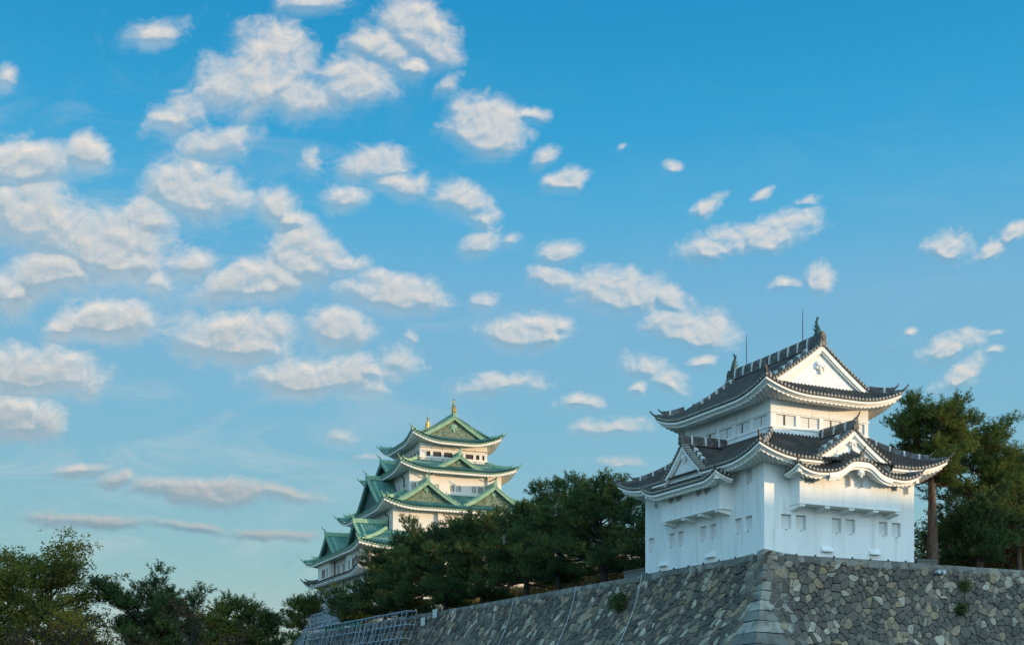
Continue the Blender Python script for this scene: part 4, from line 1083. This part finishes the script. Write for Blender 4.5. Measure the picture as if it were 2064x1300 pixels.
# ------------------------------------------------------------------ ground
def structure(name, mb, mat, loc=(0, 0, 0), rz=0):
    o = mb.build(name, mat); o['kind'] = 'structure'; o.location = loc; o.rotation_euler = (0, 0, rz); return o
g = MB(); s_ = 2600
n = 27; gx = np.linspace(-s_, s_, n); X, Y = np.meshgrid(gx, gx, indexing='ij')
g.grid(np.stack([X, Y, np.full_like(X, -1.72)], -1)); structure('ground', g, M['ground'])
g = MB(); X, Y = np.meshgrid(np.linspace(.3, 150, 20), np.linspace(.3, 104, 20), indexing='ij')
g.grid(np.stack([X, Y, 8.27 + .0 * X], -1)); structure('terrace_ground', g, M['grassy'], (C0[0], C0[1], 0), TH)
def L2W(b, a, z=0.0):
    return (C0[0] + b * math.cos(TH) - a * math.sin(TH), C0[1] + b * math.sin(TH) + a * math.cos(TH), z)
# ------------------------------------------------------------------ small things on the ramparts
def on_wall(name, label, cat, mat, mb, group=None):
    o = mb.build(name, mat); o.location = (C0[0], C0[1], 0); o.rotation_euler = (0, 0, TH)
    o['label'] = label; o['category'] = cat
    if group: o['group'] = group
    return o
for u, r_, dm, lab in ((13.75, .032, 6.5, 'pale drain pipe running down the stone at the turret end'), (23.6, .032, 5.6, 'pale drain pipe on the long rampart, nearest the bush'), (35.1, .03, 5.0, 'thin pale drain pipe furthest along the long rampart')):
    m = MB(); dd = np.concatenate([[-.02], np.linspace(.1, dm, 12)])
    pts = faceL(np.full(len(dd), u) - dd * .02, dd, .20); m.tube(pts, r_, 7)
    for q in (1.2, 3.0, 4.6): 
        p = faceL(np.array([u - q * .02]), np.array([q]), .16)[0]; m.box(p[0] - .07, p[0] + .1, p[1] - .1, p[1] + .1, p[2] - .03, p[2] + .03)
    on_wall('drain_pipe', lab, 'pipe', M['pipe'], m, 'drain pipes on the rampart')
m = MB(); m.box(12.15, 13.75, .05, .5, 8.40, 8.62); m.box(12.10, 13.8, .0, .55, 8.62, 8.74)
on_wall('low_parapet', 'low pale stone parapet between the turret wall and the tall pine trunk', 'parapet', M['cut_stone'], m)
m = MB(); m.box(.05, .5, 13.75, 16.6, 8.40, 8.85); m.box(-.02, .57, 13.75, 16.7, 8.85, 8.95)
on_wall('low_parapet', 'low stone parapet with tiled cap beside the shaded turret wall', 'parapet', M['cut_stone'], m)
fl = empty('floodlight', 'small twin metal floodlight fixed high on the mossy rampart', 'lamp', L2W(13.7, -.25, 7.9), TH)
for dx in (-.22, .22):
    m = MB(); m.tube([(dx, .1, 0), (dx, -.25, .02)], [.10, .13], 10); m.build('lamp_housing', M['steel'], fl)
m = MB(); m.box(-.4, .4, .05, .2, -.16, -.08); m.box(-.05, .05, .1, .3, -.12, .05); m.build('bracket', M['rod'], fl)
for (u, dd, lab) in ((56.6, .9, 'small white notice board beside the scaffold, the lower of two'), (53.6, .25, 'small white notice board beside the scaffold, the upper of two')):
    m = MB(); p = faceL(np.array([u]), np.array([dd]), .3)[0]; m.box(p[0] - .05, p[0], p[1] - .55, p[1] + .55, p[2] - .42, p[2] + .42); m.box(p[0] - .02, p[0] + .3, p[1] - .05, p[1] + .05, p[2] - .4, p[2] + .4)
    on_wall('notice_board', lab, 'sign', M['mortar'], m, 'notice boards on the rampart')
# ------------------------------------------------------------------ scaffolds
def scaffold(name, label, loc, rz, fn, u0, u1, tiers, du, braces, r=.045, kick=None):
    """fn(u, k, row) -> point; tiers = number of levels; row 0 inner, 1 outer"""
    e = empty(name, label, 'scaffold', loc, rz)
    us = np.arange(u0, u1 + .01, du)
    for row in (0, 1):
        for k in range(tiers):
            m = MB()
            for u in us: m.tube([fn(u, k, row), fn(u, k + 1, row)], r, 5, False)
            for fz in (0, .45): m.tube([np.array(fn(u0, k, row)) * (1 - fz) + np.array(fn(u0, k + 1, row)) * fz, np.array(fn(u1, k, row)) * (1 - fz) + np.array(fn(u1, k + 1, row)) * fz], r, 5, False)
            for i in range(0, len(us) - 1, 2):
                m.tube([fn(us[i], k, row), fn(us[i + 1], k + 1, row)], r * .6, 4, False); m.tube([fn(us[i + 1], k, row), fn(us[i], k + 1, row)], r * .6, 4, False)
            if row == 1:
                for u in us: m.tube([fn(u, k, 0), fn(u, k, 1)], r * .8, 4, False)
            m.build('pole_frame', M['steel'], e)
    for k in range(tiers):
        m = MB()
        p = [np.array(fn(u0, k, 0)), np.array(fn(u1, k, 0)), np.array(fn(u1, k, 1)), np.array(fn(u0, k, 1))]
        up = np.array([0, 0, .06]); m.add([*p, *[q + up for q in p]], [(0, 1, 2, 3), (4, 5, 6, 7), (0, 1, 5, 4), (1, 2, 6, 5), (2, 3, 7, 6), (3, 0, 4, 7)])
        m.build('deck', M['sheet'], e)
    for (a, b) in braces:
        m = MB(); m.tube([a, b], r * 1.6, 6); m.build('raking_shore', M['pipe'], e)
    return e
# on the keep's stone base (keep-local, heights from its foot)
def fk(u, k, row):
    z = KZ - 1.2 - 1.95 * k
    q = KZ - z
    x = -13.0 - (off(z) + .6 + row * 1.1)
    return (x, u, z - KZ)
br = []
for u in (-18, -13.5, -12.5, -11.5, -4, 4, 8, 18, 20, 22): br.append(((-15.5, u, -3.0), (-23.5, u - 3.5, -13.5)))
scaffold('keep_scaffold', 'dense grey pole scaffold covering the stone base of the great keep', (KC[0], KC[1], KZ), KTH, fk, -16, 29, 7, 1.5, br, r=.03)
def fr_(u, k, row):
    z = 8.75 - 1.45 * k
    return (-.45 - float(mbat(max(0, 8.44 - z))) - row * 1.1, u, z)
br = []
for u in (60, 63, 64.6, 66.4, 76, 78, 80): br.append(((-1.4, u + 10, 8.1), (-6.5, u - 2, 1.0)))
scaffold('rampart_scaffold', 'open pole scaffold standing against the long rampart below the pines', (C0[0], C0[1], 0), TH, fr_, 58.5, 101, 6, 1.55, br, r=.017)
m = MB(); rs2 = np.random.RandomState(2)
U, V = np.meshgrid(np.linspace(76, 92, 30), np.linspace(0, 1, 5), indexing='ij')
m.grid(np.stack([-.9 - .12 * np.sin(U * 2) * V, U, 8.9 - .6 * V - .12 * np.sin(U * .9)], -1))
on_wall('green_tarp', 'crumpled green tarpaulin hanging behind the rails of the rampart scaffold', 'tarpaulin', M['tarp'], m)
# ------------------------------------------------------------------ trees
def rnd_dir(rs, n):
    v = rs.normal(size=(n, 3)); return v / np.linalg.norm(v, axis=1)[:, None]
def needles(rs, P, A, size, K=14, nl=.19, w=.030, ln=.55):
    """bottle-brush shoots: K needle blades round each short twig"""
    n = len(P)
    P = np.repeat(P, K, 0); A = np.repeat(A, K, 0); s = np.repeat(size, K)[:, None]
    rd = rnd_dir(rs, n * K); rd -= (rd * A).sum(1)[:, None] * A; rd /= np.linalg.norm(rd, axis=1)[:, None] + 1e-9
    t = rs.rand(n * K, 1)
    b = P + A * t * ln * s
    d = A * rs.uniform(.35, .85, (n * K, 1)) + rd
    d /= np.linalg.norm(d, axis=1)[:, None]
    sd = np.cross(d, rnd_dir(rs, n * K)); sd /= np.linalg.norm(sd, axis=1)[:, None] + 1e-9
    L = nl * s * rs.uniform(.7, 1.2, (n * K, 1))
    return np.stack([b - sd * w * s, b + sd * w * s, b + d * L], 1)
def leaves(rs, P, A, size, K=7, nl=.24, w=.09, ln=.4):
    n = len(P)
    P = np.repeat(P, K, 0); s = np.repeat(size, K)[:, None]
    c = P + rnd_dir(rs, n * K) * rs.rand(n * K, 1) * ln * s
    d = rnd_dir(rs, n * K); d[:, 2] *= .5; d /= np.linalg.norm(d, axis=1)[:, None]
    sd = np.cross(d, rnd_dir(rs, n * K)); sd /= np.linalg.norm(sd, axis=1)[:, None] + 1e-9
    L = nl * s * rs.uniform(.6, 1.2, (n * K, 1))
    return np.stack([c - sd * w * s, c + sd * w * s, c + d * L], 1)
def crown_R(f, kind):
    if kind == 'round': return math.sqrt(max(.05, 1 - ((f - .5) / .62) ** 2))
    if kind == 'dome': return math.sqrt(max(.04, 1 - ((f - .32) / .76) ** 2))
    if kind == 'cone': return 1.05 - .68 * f
    if kind == 'flat': return .65 + .5 * f - .75 * max(0, f - .75)
    if kind == 'open': return .55 + .5 * math.sin(f * 3.0)
def tree(name, label, cat, loc, h, spread, seed, kind='round', leaf='pine', mat='pine', bark='bark', base=.2, nl=26, nsub=5, per=9, pad=(.55, .18), size=1.0, tr=.3, lean=(0, 0), wig=.25, group=None, extra_mats=None, K=14, el0=-8, el1=48, nw=.03, trunk_top=.97, az_bias=None, nlen=.19, shoots=14, droop=0.0):
    rs = np.random.RandomState(seed)
    e = empty(name, label, cat, loc, 0, group)
    tb = MB()
    n = 9; t = np.linspace(0, 1, n)
    wx = np.cumsum(rs.normal(0, wig, n)) * t * .6 + lean[0] * t * h; wy = np.cumsum(rs.normal(0, wig, n)) * t * .6 + lean[1] * t * h
    tp = np.stack([wx - wx[0], wy - wy[0], t * h * trunk_top], 1)
    tb.tube(tp, tr * (1 - .85 * t) + .02, 9)
    def tpos(f): return np.array([np.interp(f, t, tp[:, i]) for i in range(3)])
    Ps, As, Ss, Ts = [], [], [], []
    for i in range(nl):
        f = base + (1 - base) * ((i + rs.uniform(.1, .9)) / nl)
        ff = (f - base) / (1 - base)
        az = i * 2.399 + rs.uniform(-.5, .5)
        if az_bias is not None and ff < az_bias[2] and rs.rand() < .75: az = az_bias[0] + rs.uniform(-az_bias[1], az_bias[1])
        L = spread * crown_R(ff, kind) * rs.uniform(.55, 1.2)
        el = R(el0 + (el1 - el0) * ff + rs.uniform(-9, 9))
        o = tpos(f * .97)
        hd = np.array([math.cos(az), math.sin(az), 0]); sdv = np.array([-hd[1], hd[0], 0])
        q = np.linspace(0, 1, 7)[:, None]
        bend = rs.uniform(-.22, .22)
        lp = o + hd * L * math.cos(el) * q + sdv * L * bend * q ** 2 + np.array([0, 0, 1.]) * (L * math.sin(el) * q + L * (.10 - droop) * q ** 2 + .04 * L * np.sin(q * 6 + i))
        r0 = tr * .42 * (1 - .6 * ff) * min(1, L / 2.5) + .015
        tb.tube(lp, r0 * (1 - .82 * q[:, 0]), 6, False)
        for k in range(nsub):
            tt = .30 + .70 * (k + rs.rand()) / nsub
            p = np.array([np.interp(tt, q[:, 0], lp[:, a]) for a in range(3)])
            sl = L * .30 * (1.15 - .5 * tt) * rs.uniform(.6, 1.2)
            sg = 1 if k % 2 else -1
            dv = hd * rs.uniform(.3, .9) + sdv * sg * rs.uniform(.4, 1.0) + np.array([0, 0, rs.uniform(.0, .4)])
            if k == nsub - 1: p = lp[-1]; dv = hd + np.array([0, 0, .35])
            dv /= np.linalg.norm(dv)
            ep = p + dv * sl
            tb.tube([p, p + dv * sl * .5 + np.array([0, 0, .04 * sl]), ep], [r0 * .35 + .008, r0 * .25 + .006, .006], 4, False)
            m = max(2, int(per * rs.uniform(.7, 1.3)))
            if leaf == 'pine':      # a rounded cushion: shoots point outwards from its middle
                u = rnd_dir(rs, m); u[:, 2] = np.abs(u[:, 2]) * 1.1 - .15
                pr = pad[0] * size * min(1.0, .5 + L / 4) * rs.uniform(.75, 1.25)
                c = p + dv * sl * .75 + u * np.array([pr, pr, pr * pad[1] / pad[0] * 2.0]) * rs.rand(m, 1) ** .4
                Ps.append(c); a = u + np.array([0, 0, .55]) + dv * .25 + rs.normal(size=(m, 3)) * .16
            else:
                c = p + dv * sl * rs.uniform(.35, 1.15, (m, 1)) + rs.normal(size=(m, 3)) * np.array([pad[0], pad[0], pad[1]]) * size * min(1.0, .45 + L / 4)
                Ps.append(c); a = np.array([0, 0, .75]) + .5 * dv + rs.normal(size=(m, 3)) * .42
            As.append(a / np.linalg.norm(a, axis=1)[:, None]); Ss.append(rs.uniform(.75, 1.25, m) * size); Ts.append(np.full(m, rs.rand()) * .65 + rs.rand(m) * .35)
    m = shoots     # leading shoots
    c = tpos(1.0) + rs.normal(size=(m * 3, 3)) * np.array([.5, .5, .28]) * size
    Ps.append(c); a = np.array([0, 0, 1.]) + rs.normal(size=(m * 3, 3)) * .35; As.append(a / np.linalg.norm(a, axis=1)[:, None]); Ss.append(rs.uniform(.9, 1.3, m * 3) * size); Ts.append(rs.rand(m * 3))
    tb.build('trunk', M[bark], e, smooth=True)
    P, A, S = np.concatenate(Ps), np.concatenate(As), np.concatenate(Ss)
    tone = np.concatenate(Ts)
    if leaf == 'pine': V = needles(rs, P, A, S, K, w=nw, nl=nlen)
    else: V = leaves(rs, P, A, S, K, w=nw, nl=nlen)
    o = tri_mesh('crown', V, M[mat], e, np.clip(np.repeat(tone, K) + rs.uniform(-.15, .15, len(V)), 0, 1))
    return e
def shrub(name, label, loc, r, hz, seed, mat, n=700, K=7, group=None, nw=.07, nl=.22):
    rs = np.random.RandomState(seed); e = empty(name, label, 'shrub', loc, 0, group)
    q = rnd_dir(rs, n) * rs.rand(n, 1) ** .45; q[:, 2] = np.abs(q[:, 2])
    P = q * np.array([r, r, hz]); A = np.tile([0, 0, 1.], (n, 1))
    tri_mesh('foliage', leaves(rs, P, A, np.ones(n), K, nl=nl, w=nw, ln=.5), M[mat], e, rs.rand(n * K))
    b = MB()
    for k in range(8):
        an = k * .8; b.tube([(0, 0, -.3), (r * .3 * math.cos(an), r * .3 * math.sin(an), hz * .4), (r * .6 * math.cos(an), r * .6 * math.sin(an), hz * .75)], [.05, .035, .01], 5, False)
    b.build('stem', M['bark_dark'], e)
    return e
GP_ = 'pines along the top of the long rampart'
def pz_(a, b): x, y, z = L2W(b, a, 8.27); return (x, y, z)
ROW = [ # a, b, height, spread, seed, label
 (18.8, 5.0, 5.6, 3.6, 11, 'dark pine pressed against the shaded side wall of the white turret'),
 (26.5, 4.0, 7.7, 4.3, 12, 'dark dense pine with two upright shoots at its tip, next to the turret'),
 (34.0, 3.6, 8.0, 4.4, 13, 'dense dark pine with a bleached dead branch, in the middle of the rampart row'),
 (41.8, 4.2, 8.7, 4.3, 14, 'tallest pointed pine in the row, hiding the far end of the keep roofs'),
 (50.5, 3.6, 7.6, 4.6, 15, 'broad dark pine below the twin gables of the keep'),
 (61.0, 3.8, 8.1, 4.7, 16, 'dark pine with lit tips in front of the pale third storey wall'),
 (72.0, 3.6, 8.5, 4.9, 17, 'dark pine hiding the front corner of the keep roofs'),
 (81.0, 3.6, 7.9, 4.2, 18, 'leaning pine that covers the lower storeys of the keep')]
for a, b, h, s, sd, lab in ROW:
    far = a > 45
    tree('pine_tree', lab, 'pine tree', pz_(a, b), h, s * .92, sd, ('dome', 'round', 'cone')[sd % 3], base=.17 if far else .22, nl=30, nsub=4, per=30, pad=(.44, .15), size=1.55 if far else 1.35, tr=.30, K=22, nw=.026 if far else .022, bark='bark_dark', group=GP_, el0=-10, el1=58, wig=.22, trunk_top=.95, shoots=18, nlen=.18)
tree('pine_tree', 'low dark pine spreading sideways over the keep scaffold', 'pine tree', pz_(89, 2.0), 4.0, 3.6, 23, 'flat', base=.22, nl=26, nsub=6, per=13, pad=(.7, .22), size=1.15, tr=.28, K=18, nw=.036, group=GP_, el0=-4, el1=30, trunk_top=.9)
# small pale dead limbs sticking out of the crowns
def dead(label, p, s, seed):
    rs = np.random.RandomState(seed); m = MB()
    q = np.array([[0, 0, 0], [.05, 0, .5], [-.05, .05, 1.0], [.02, 0, 1.35]]) * s
    m.tube(q, np.array([.16, .15, .12, .06]) * s, 7)
    for (z, dx, dz) in ((.95, .75, .35), (.8, -.5, .15), (.35, .5, -.15), (.2, -.35, -.3), (1.2, .4, .5)):
        b0 = np.array([0, 0, z]) * s; m.tube([b0, b0 + np.array([dx * .5, rs.uniform(-.2, .2), dz * .3]) * s, b0 + np.array([dx, rs.uniform(-.3, .3), dz]) * s], np.array([.08, .055, .02]) * s, 5)
    o = m.build('dead_branch', M['dead_wood']); o.location = p; o['label'] = label; o['category'] = 'dead branch'
x, y, z = L2W(.2, 27.2, 0)
dead('bleached forked stump of a branch standing out of the pine nearest the turret', (x - .3, y - .9, 14.3), .75, 1)
x, y, z = L2W(-.5, 36.5, 0)
dead('thin pale dead branch in the dark middle of the pine row', (x, y - .3, 13.2), .6, 2)
# the big pine beside the turret
bp = pz_(3.0, 16.35)
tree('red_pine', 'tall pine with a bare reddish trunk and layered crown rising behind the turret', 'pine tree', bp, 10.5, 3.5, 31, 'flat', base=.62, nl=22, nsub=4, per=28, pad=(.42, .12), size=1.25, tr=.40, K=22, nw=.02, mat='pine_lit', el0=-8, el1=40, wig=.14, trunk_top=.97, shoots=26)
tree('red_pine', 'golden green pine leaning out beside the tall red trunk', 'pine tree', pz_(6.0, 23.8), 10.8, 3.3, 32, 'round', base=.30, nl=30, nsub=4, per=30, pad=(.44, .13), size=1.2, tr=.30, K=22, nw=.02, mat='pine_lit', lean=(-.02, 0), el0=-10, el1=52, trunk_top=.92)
tree('pine_tree', 'low dark pine with drooping green boughs behind the mossy rampart', 'pine tree', pz_(4.0, 21.8), 3.9, 2.9, 33, 'round', base=.30, nl=24, nsub=6, per=12, pad=(.55, .2), tr=.22, K=16, nw=.025, size=1.15)
tree('maple_tree', 'rust brown maple at the edge of the picture beyond the golden pine', 'maple tree', pz_(10.0, 31.3), 8.6, 3.2, 34, 'round', leaf='leaf', mat='leaf_brown', bark='bark_dark', base=.25, nl=34, nsub=6, per=14, K=6, nw=.06, nlen=.18, pad=(.6, .5), tr=.24)
tree('pine_tree', 'dark pine top cut by the picture edge behind the maple', 'pine tree', pz_(8.0, 30.2), 9.4, 2.6, 35, 'round', base=.50, nl=22, nsub=4, per=26, tr=.26, K=16, nw=.025, size=1.15)
for i, (a, b, h, s, lab) in enumerate([(15, 29.5, 4.6, 3.0, 'thin dark tree behind the foot of the tall red pine'), (16, 33.9, 4.4, 3.2, 'dark tree with a twin stem behind the mossy rampart'), (16, 37.5, 4.4, 3.2, 'dark bushy tree behind the maple'), (18, 42.5, 4.4, 3.4, 'dark tree furthest along the mossy rampart')]):
    tree('dark_tree', lab, 'tree', pz_(a, b), h, s, 40 + i, 'round', leaf='leaf', mat='leaf', bark='bark_dark', base=.22, nl=26, nsub=6, per=11, K=6, nw=.08, nlen=.24, pad=(.6, .45), tr=.24, group='dark trees behind the mossy rampart')
# autumn trees glowing behind the pine row
for i, (a, b, h, s, lab) in enumerate([(25, 15, 5.0, 3.4, 'sunlit orange autumn tree seen between the turret and the first pine trunk'), (34, 16, 4.6, 3.4, 'orange autumn tree glimpsed under the pine with the dead branch'), (45, 16, 5.0, 3.6, 'orange autumn tree glimpsed below the tallest pine'), (58, 17, 5.0, 3.8, 'orange autumn tree glimpsed under the far pines')]):
    tree('autumn_tree', lab, 'tree', pz_(a, b), h, s, 50 + i, 'round', leaf='leaf', mat='leaf_orange', bark='bark_dark', base=.1, nl=26, nsub=5, per=12, K=6, nw=.09, nlen=.24, pad=(.6, .5), tr=.16, group='autumn trees behind the pine row')
for i, (a, b, lab) in enumerate([(20, 11, 'sunlit orange shrub between the turret and the first pine trunk'), (27, 11, 'sunlit orange shrub behind the first two pine trunks'), (34, 11.5, 'sunlit orange shrub behind the pine with the dead branch'), (42, 12, 'sunlit orange shrub behind the tallest pine'), (51, 12, 'sunlit orange shrub behind the broad dark pine'), (61, 12, 'sunlit orange shrub behind the lit tipped pine'), (72, 12, 'sunlit orange shrub behind the far pines')]):
    shrub('autumn_shrub', lab, pz_(a, b), 4.6, 3.7, 130 + i, 'leaf_orange', n=4200, nw=.10, nl=.26, group='autumn shrubs behind the pine row')
# trees across the moat, below the open sky
def at(u, Y): return ((u - 1032) / 2370 * Y, Y, -1.72)
tree('broadleaf_tree', 'tall spreading olive green tree in flat layers at the picture edge', 'tree', at(95, 112), 14.0, 6.0, 61, 'open', leaf='leaf', mat='leaf', bark='bark_dark', base=.36, nl=36, nsub=7, per=20, K=8, nw=.075, nlen=.22, pad=(.85, .13), tr=.42, el0=0, el1=42, wig=.3)
tree('broadleaf_tree', 'rounded olive tree touching the picture edge in front of the tall layered tree', 'tree', at(-30, 100), 12.0, 4.4, 62, 'round', leaf='leaf', mat='leaf', bark='bark_dark', base=.3, nl=34, nsub=7, per=16, K=8, nw=.08, nlen=.24, pad=(.7, .35), tr=.34)
tree('yellow_tree', 'yellow leaved tree glowing below the tall layered tree', 'tree', at(150, 100), 8.4, 2.0, 63, 'round', leaf='leaf', mat='leaf_yellow', bark='bark_dark', base=.3, nl=24, nsub=6, per=8, K=7, nw=.07, nlen=.2, pad=(.7, .4), tr=.22)
tree('black_pine', 'open dark pine with wavy flat boughs standing alone against the sky', 'pine tree', at(295, 114), 10.9, 3.8, 64, 'flat', base=.55, nl=20, nsub=5, per=18, pad=(.42, .11), tr=.36, size=1.5, K=22, nw=.026, el0=2, el1=44, bark='bark_dark', lean=(.01, 0), wig=.3)
tree('black_pine', 'dark pine bough tree sloping down beside the open lone pine', 'pine tree', at(366, 115), 10.2, 2.8, 65, 'flat', base=.55, nl=15, nsub=5, per=18, pad=(.42, .11), tr=.3, size=1.5, K=22, nw=.026, el0=0, el1=36, bark='bark_dark')
tree('round_tree', 'low round tree with orange lit top between the dark pines', 'tree', at(425, 135), 10.4, 3.2, 66, 'round', leaf='leaf', mat='leaf', bark='bark_dark', base=.4, nl=28, nsub=6, per=14, K=8, nw=.08, nlen=.25, pad=(.7, .35), tr=.28)
tree('mixed_pine', 'sturdy pine with lit clumps, wider of the pair before the keep', 'pine tree', at(480, 140), 12.0, 3.1, 67, 'round', base=.35, nl=24, nsub=5, per=16, pad=(.42, .15), size=1.5, tr=.3, K=20, nw=.028, mat='pine_lit')
tree('mixed_pine', 'narrow dark pine, slimmer of the pair before the keep', 'pine tree', at(540, 146), 11.6, 2.6, 68, 'cone', base=.3, nl=24, nsub=5, per=16, pad=(.40, .15), size=1.5, tr=.28, K=20, nw=.028)
tree('mixed_pine', 'golden tipped pine behind the left edge of the keep scaffold', 'pine tree', at(612, 232), 19.6, 4.6, 69, 'round', base=.45, nl=26, nsub=5, per=16, pad=(.45, .15), size=2.2, tr=.4, K=20, nw=.026, mat='pine_lit', el0=-5, el1=45)
# bare winter branches low in the picture
def bare_tree(label, loc, h, seed):
    rs = np.random.RandomState(seed); m = MB()
    e = empty('bare_tree', label, 'tree', loc, 0, 'bare trees along the moat')
    def grow(p, d, L, r, depth):
        n = 4; pts = [p]; q = p.copy(); dd = d.copy()
        for _ in range(n):
            dd = dd + rs.normal(size=3) * .22; dd[2] += .03; dd /= np.linalg.norm(dd); q = q + dd * L / n; pts.append(q.copy())
        m.tube(pts, np.linspace(r, r * .6, n + 1), 6 if depth < 2 else 4, False)
        if depth == 5: return
        for _ in range(3 if depth < 4 else 2):
            nd = dd + rs.normal(size=3) * .62; nd[2] += .05 if depth else .35; nd /= np.linalg.norm(nd)
            grow(pts[rs.randint(2, n + 1)], nd, L * rs.uniform(.6, .85), r * .58, depth + 1)
    grow(np.zeros(3), np.array([0, 0, 1.]), h * .36, .26, 0)
    m.build('branch', M['bark_dark'], e)
    rs2 = np.random.RandomState(seed + 99); P = np.concatenate(m.v); P = P[P[:, 2] > h * .4]; P = P[rs2.randint(0, len(P), 260)]
    tri_mesh('foliage', leaves(rs2, P, P, np.ones(len(P)), 3, nl=.2, w=.06, ln=.35), M['leaf_brown'], e, rs2.rand(len(P) * 3))
for u, Y, h, sd, lab in ((40, 88, 9.2, 71, 'bare twisted tree at the picture corner below the tall layered tree'), (130, 92, 9.0, 72, 'bare cherry tree below the yellow leaves'), (215, 95, 9.4, 73, 'bare cherry tree below the lone open pine'),
                         (330, 97, 10.0, 74, 'thick dark bare tree with crooked limbs below the sloping pine'), (420, 102, 8.8, 75, 'bare tree below the round tree'), (500, 106, 8.4, 76, 'bare tree nearest the keep scaffold')):
    bare_tree(lab, at(u, Y), h, sd)
# low shrubs that close the view under the crowns
for i, (u, Y, r, hz, mt, lab) in enumerate([(-10, 128, 6, 9.0, 'leaf', 'dark green thicket behind the layered tree at the picture edge'), (110, 130, 6.5, 8.6, 'leaf_brown', 'brown thicket below the layered tree'), (215, 132, 6.5, 8.8, 'leaf', 'olive thicket below the lone open pine'),
        (320, 135, 6.5, 8.6, 'leaf', 'olive thicket behind the crooked bare tree'), (410, 150, 6, 8.6, 'leaf_brown', 'brown thicket below the round tree'), (490, 152, 6, 8.4, 'leaf', 'olive thicket below the pair of pines'), (560, 158, 6, 8.6, 'leaf', 'olive thicket beside the keep scaffold')]):
    shrub('thicket', lab, at(u, Y), r, hz, 80 + i, mt, n=2600, group='thickets across the moat')
x, y, z = L2W(-.9, 15.7, 6.2)
shrub('wall_shrub', 'dark green bush rooted in the long rampart beside the drain pipe', (x, y, z),   .75, 1.1, 95, 'pine', n=320, nw=.045, nl=.14)
for i, (b, a, z, r, lab) in enumerate([(14.6, -1.25, 5.4, .40, 'round weed tuft halfway down the mossy rampart'), (15.6, -.5, 7.0, .22, 'thin weed tuft under the coping of the mossy rampart')]):
    x, y, zz = L2W(b, a, z); shrub('wall_weed', lab, (x, y, z), r, r * 1.2, 100 + i, 'pine', n=110, nw=.04, nl=.13, group='weeds in the rampart joints')
# ------------------------------------------------------------------ a long block added outside the view to shade the lower castle
OFFX, OFFH = 150.0, 20.5
blk = empty('shade_block', 'long flat-roofed block added out of view to shade the lower castle', 'shade block', (OFFX, 10, -1.72), 0)
m = MB(); m.box(0, 22, -95, 62, 0, OFFH + 1.72); m.build('wall', M['concrete'], blk)
for fl_ in range(6):
    m = MB(); m.box(-.06, .02, -94, 61, 1.2 + fl_ * 3.4, 2.9 + fl_ * 3.4); m.build('window_band', M['glass'], blk)
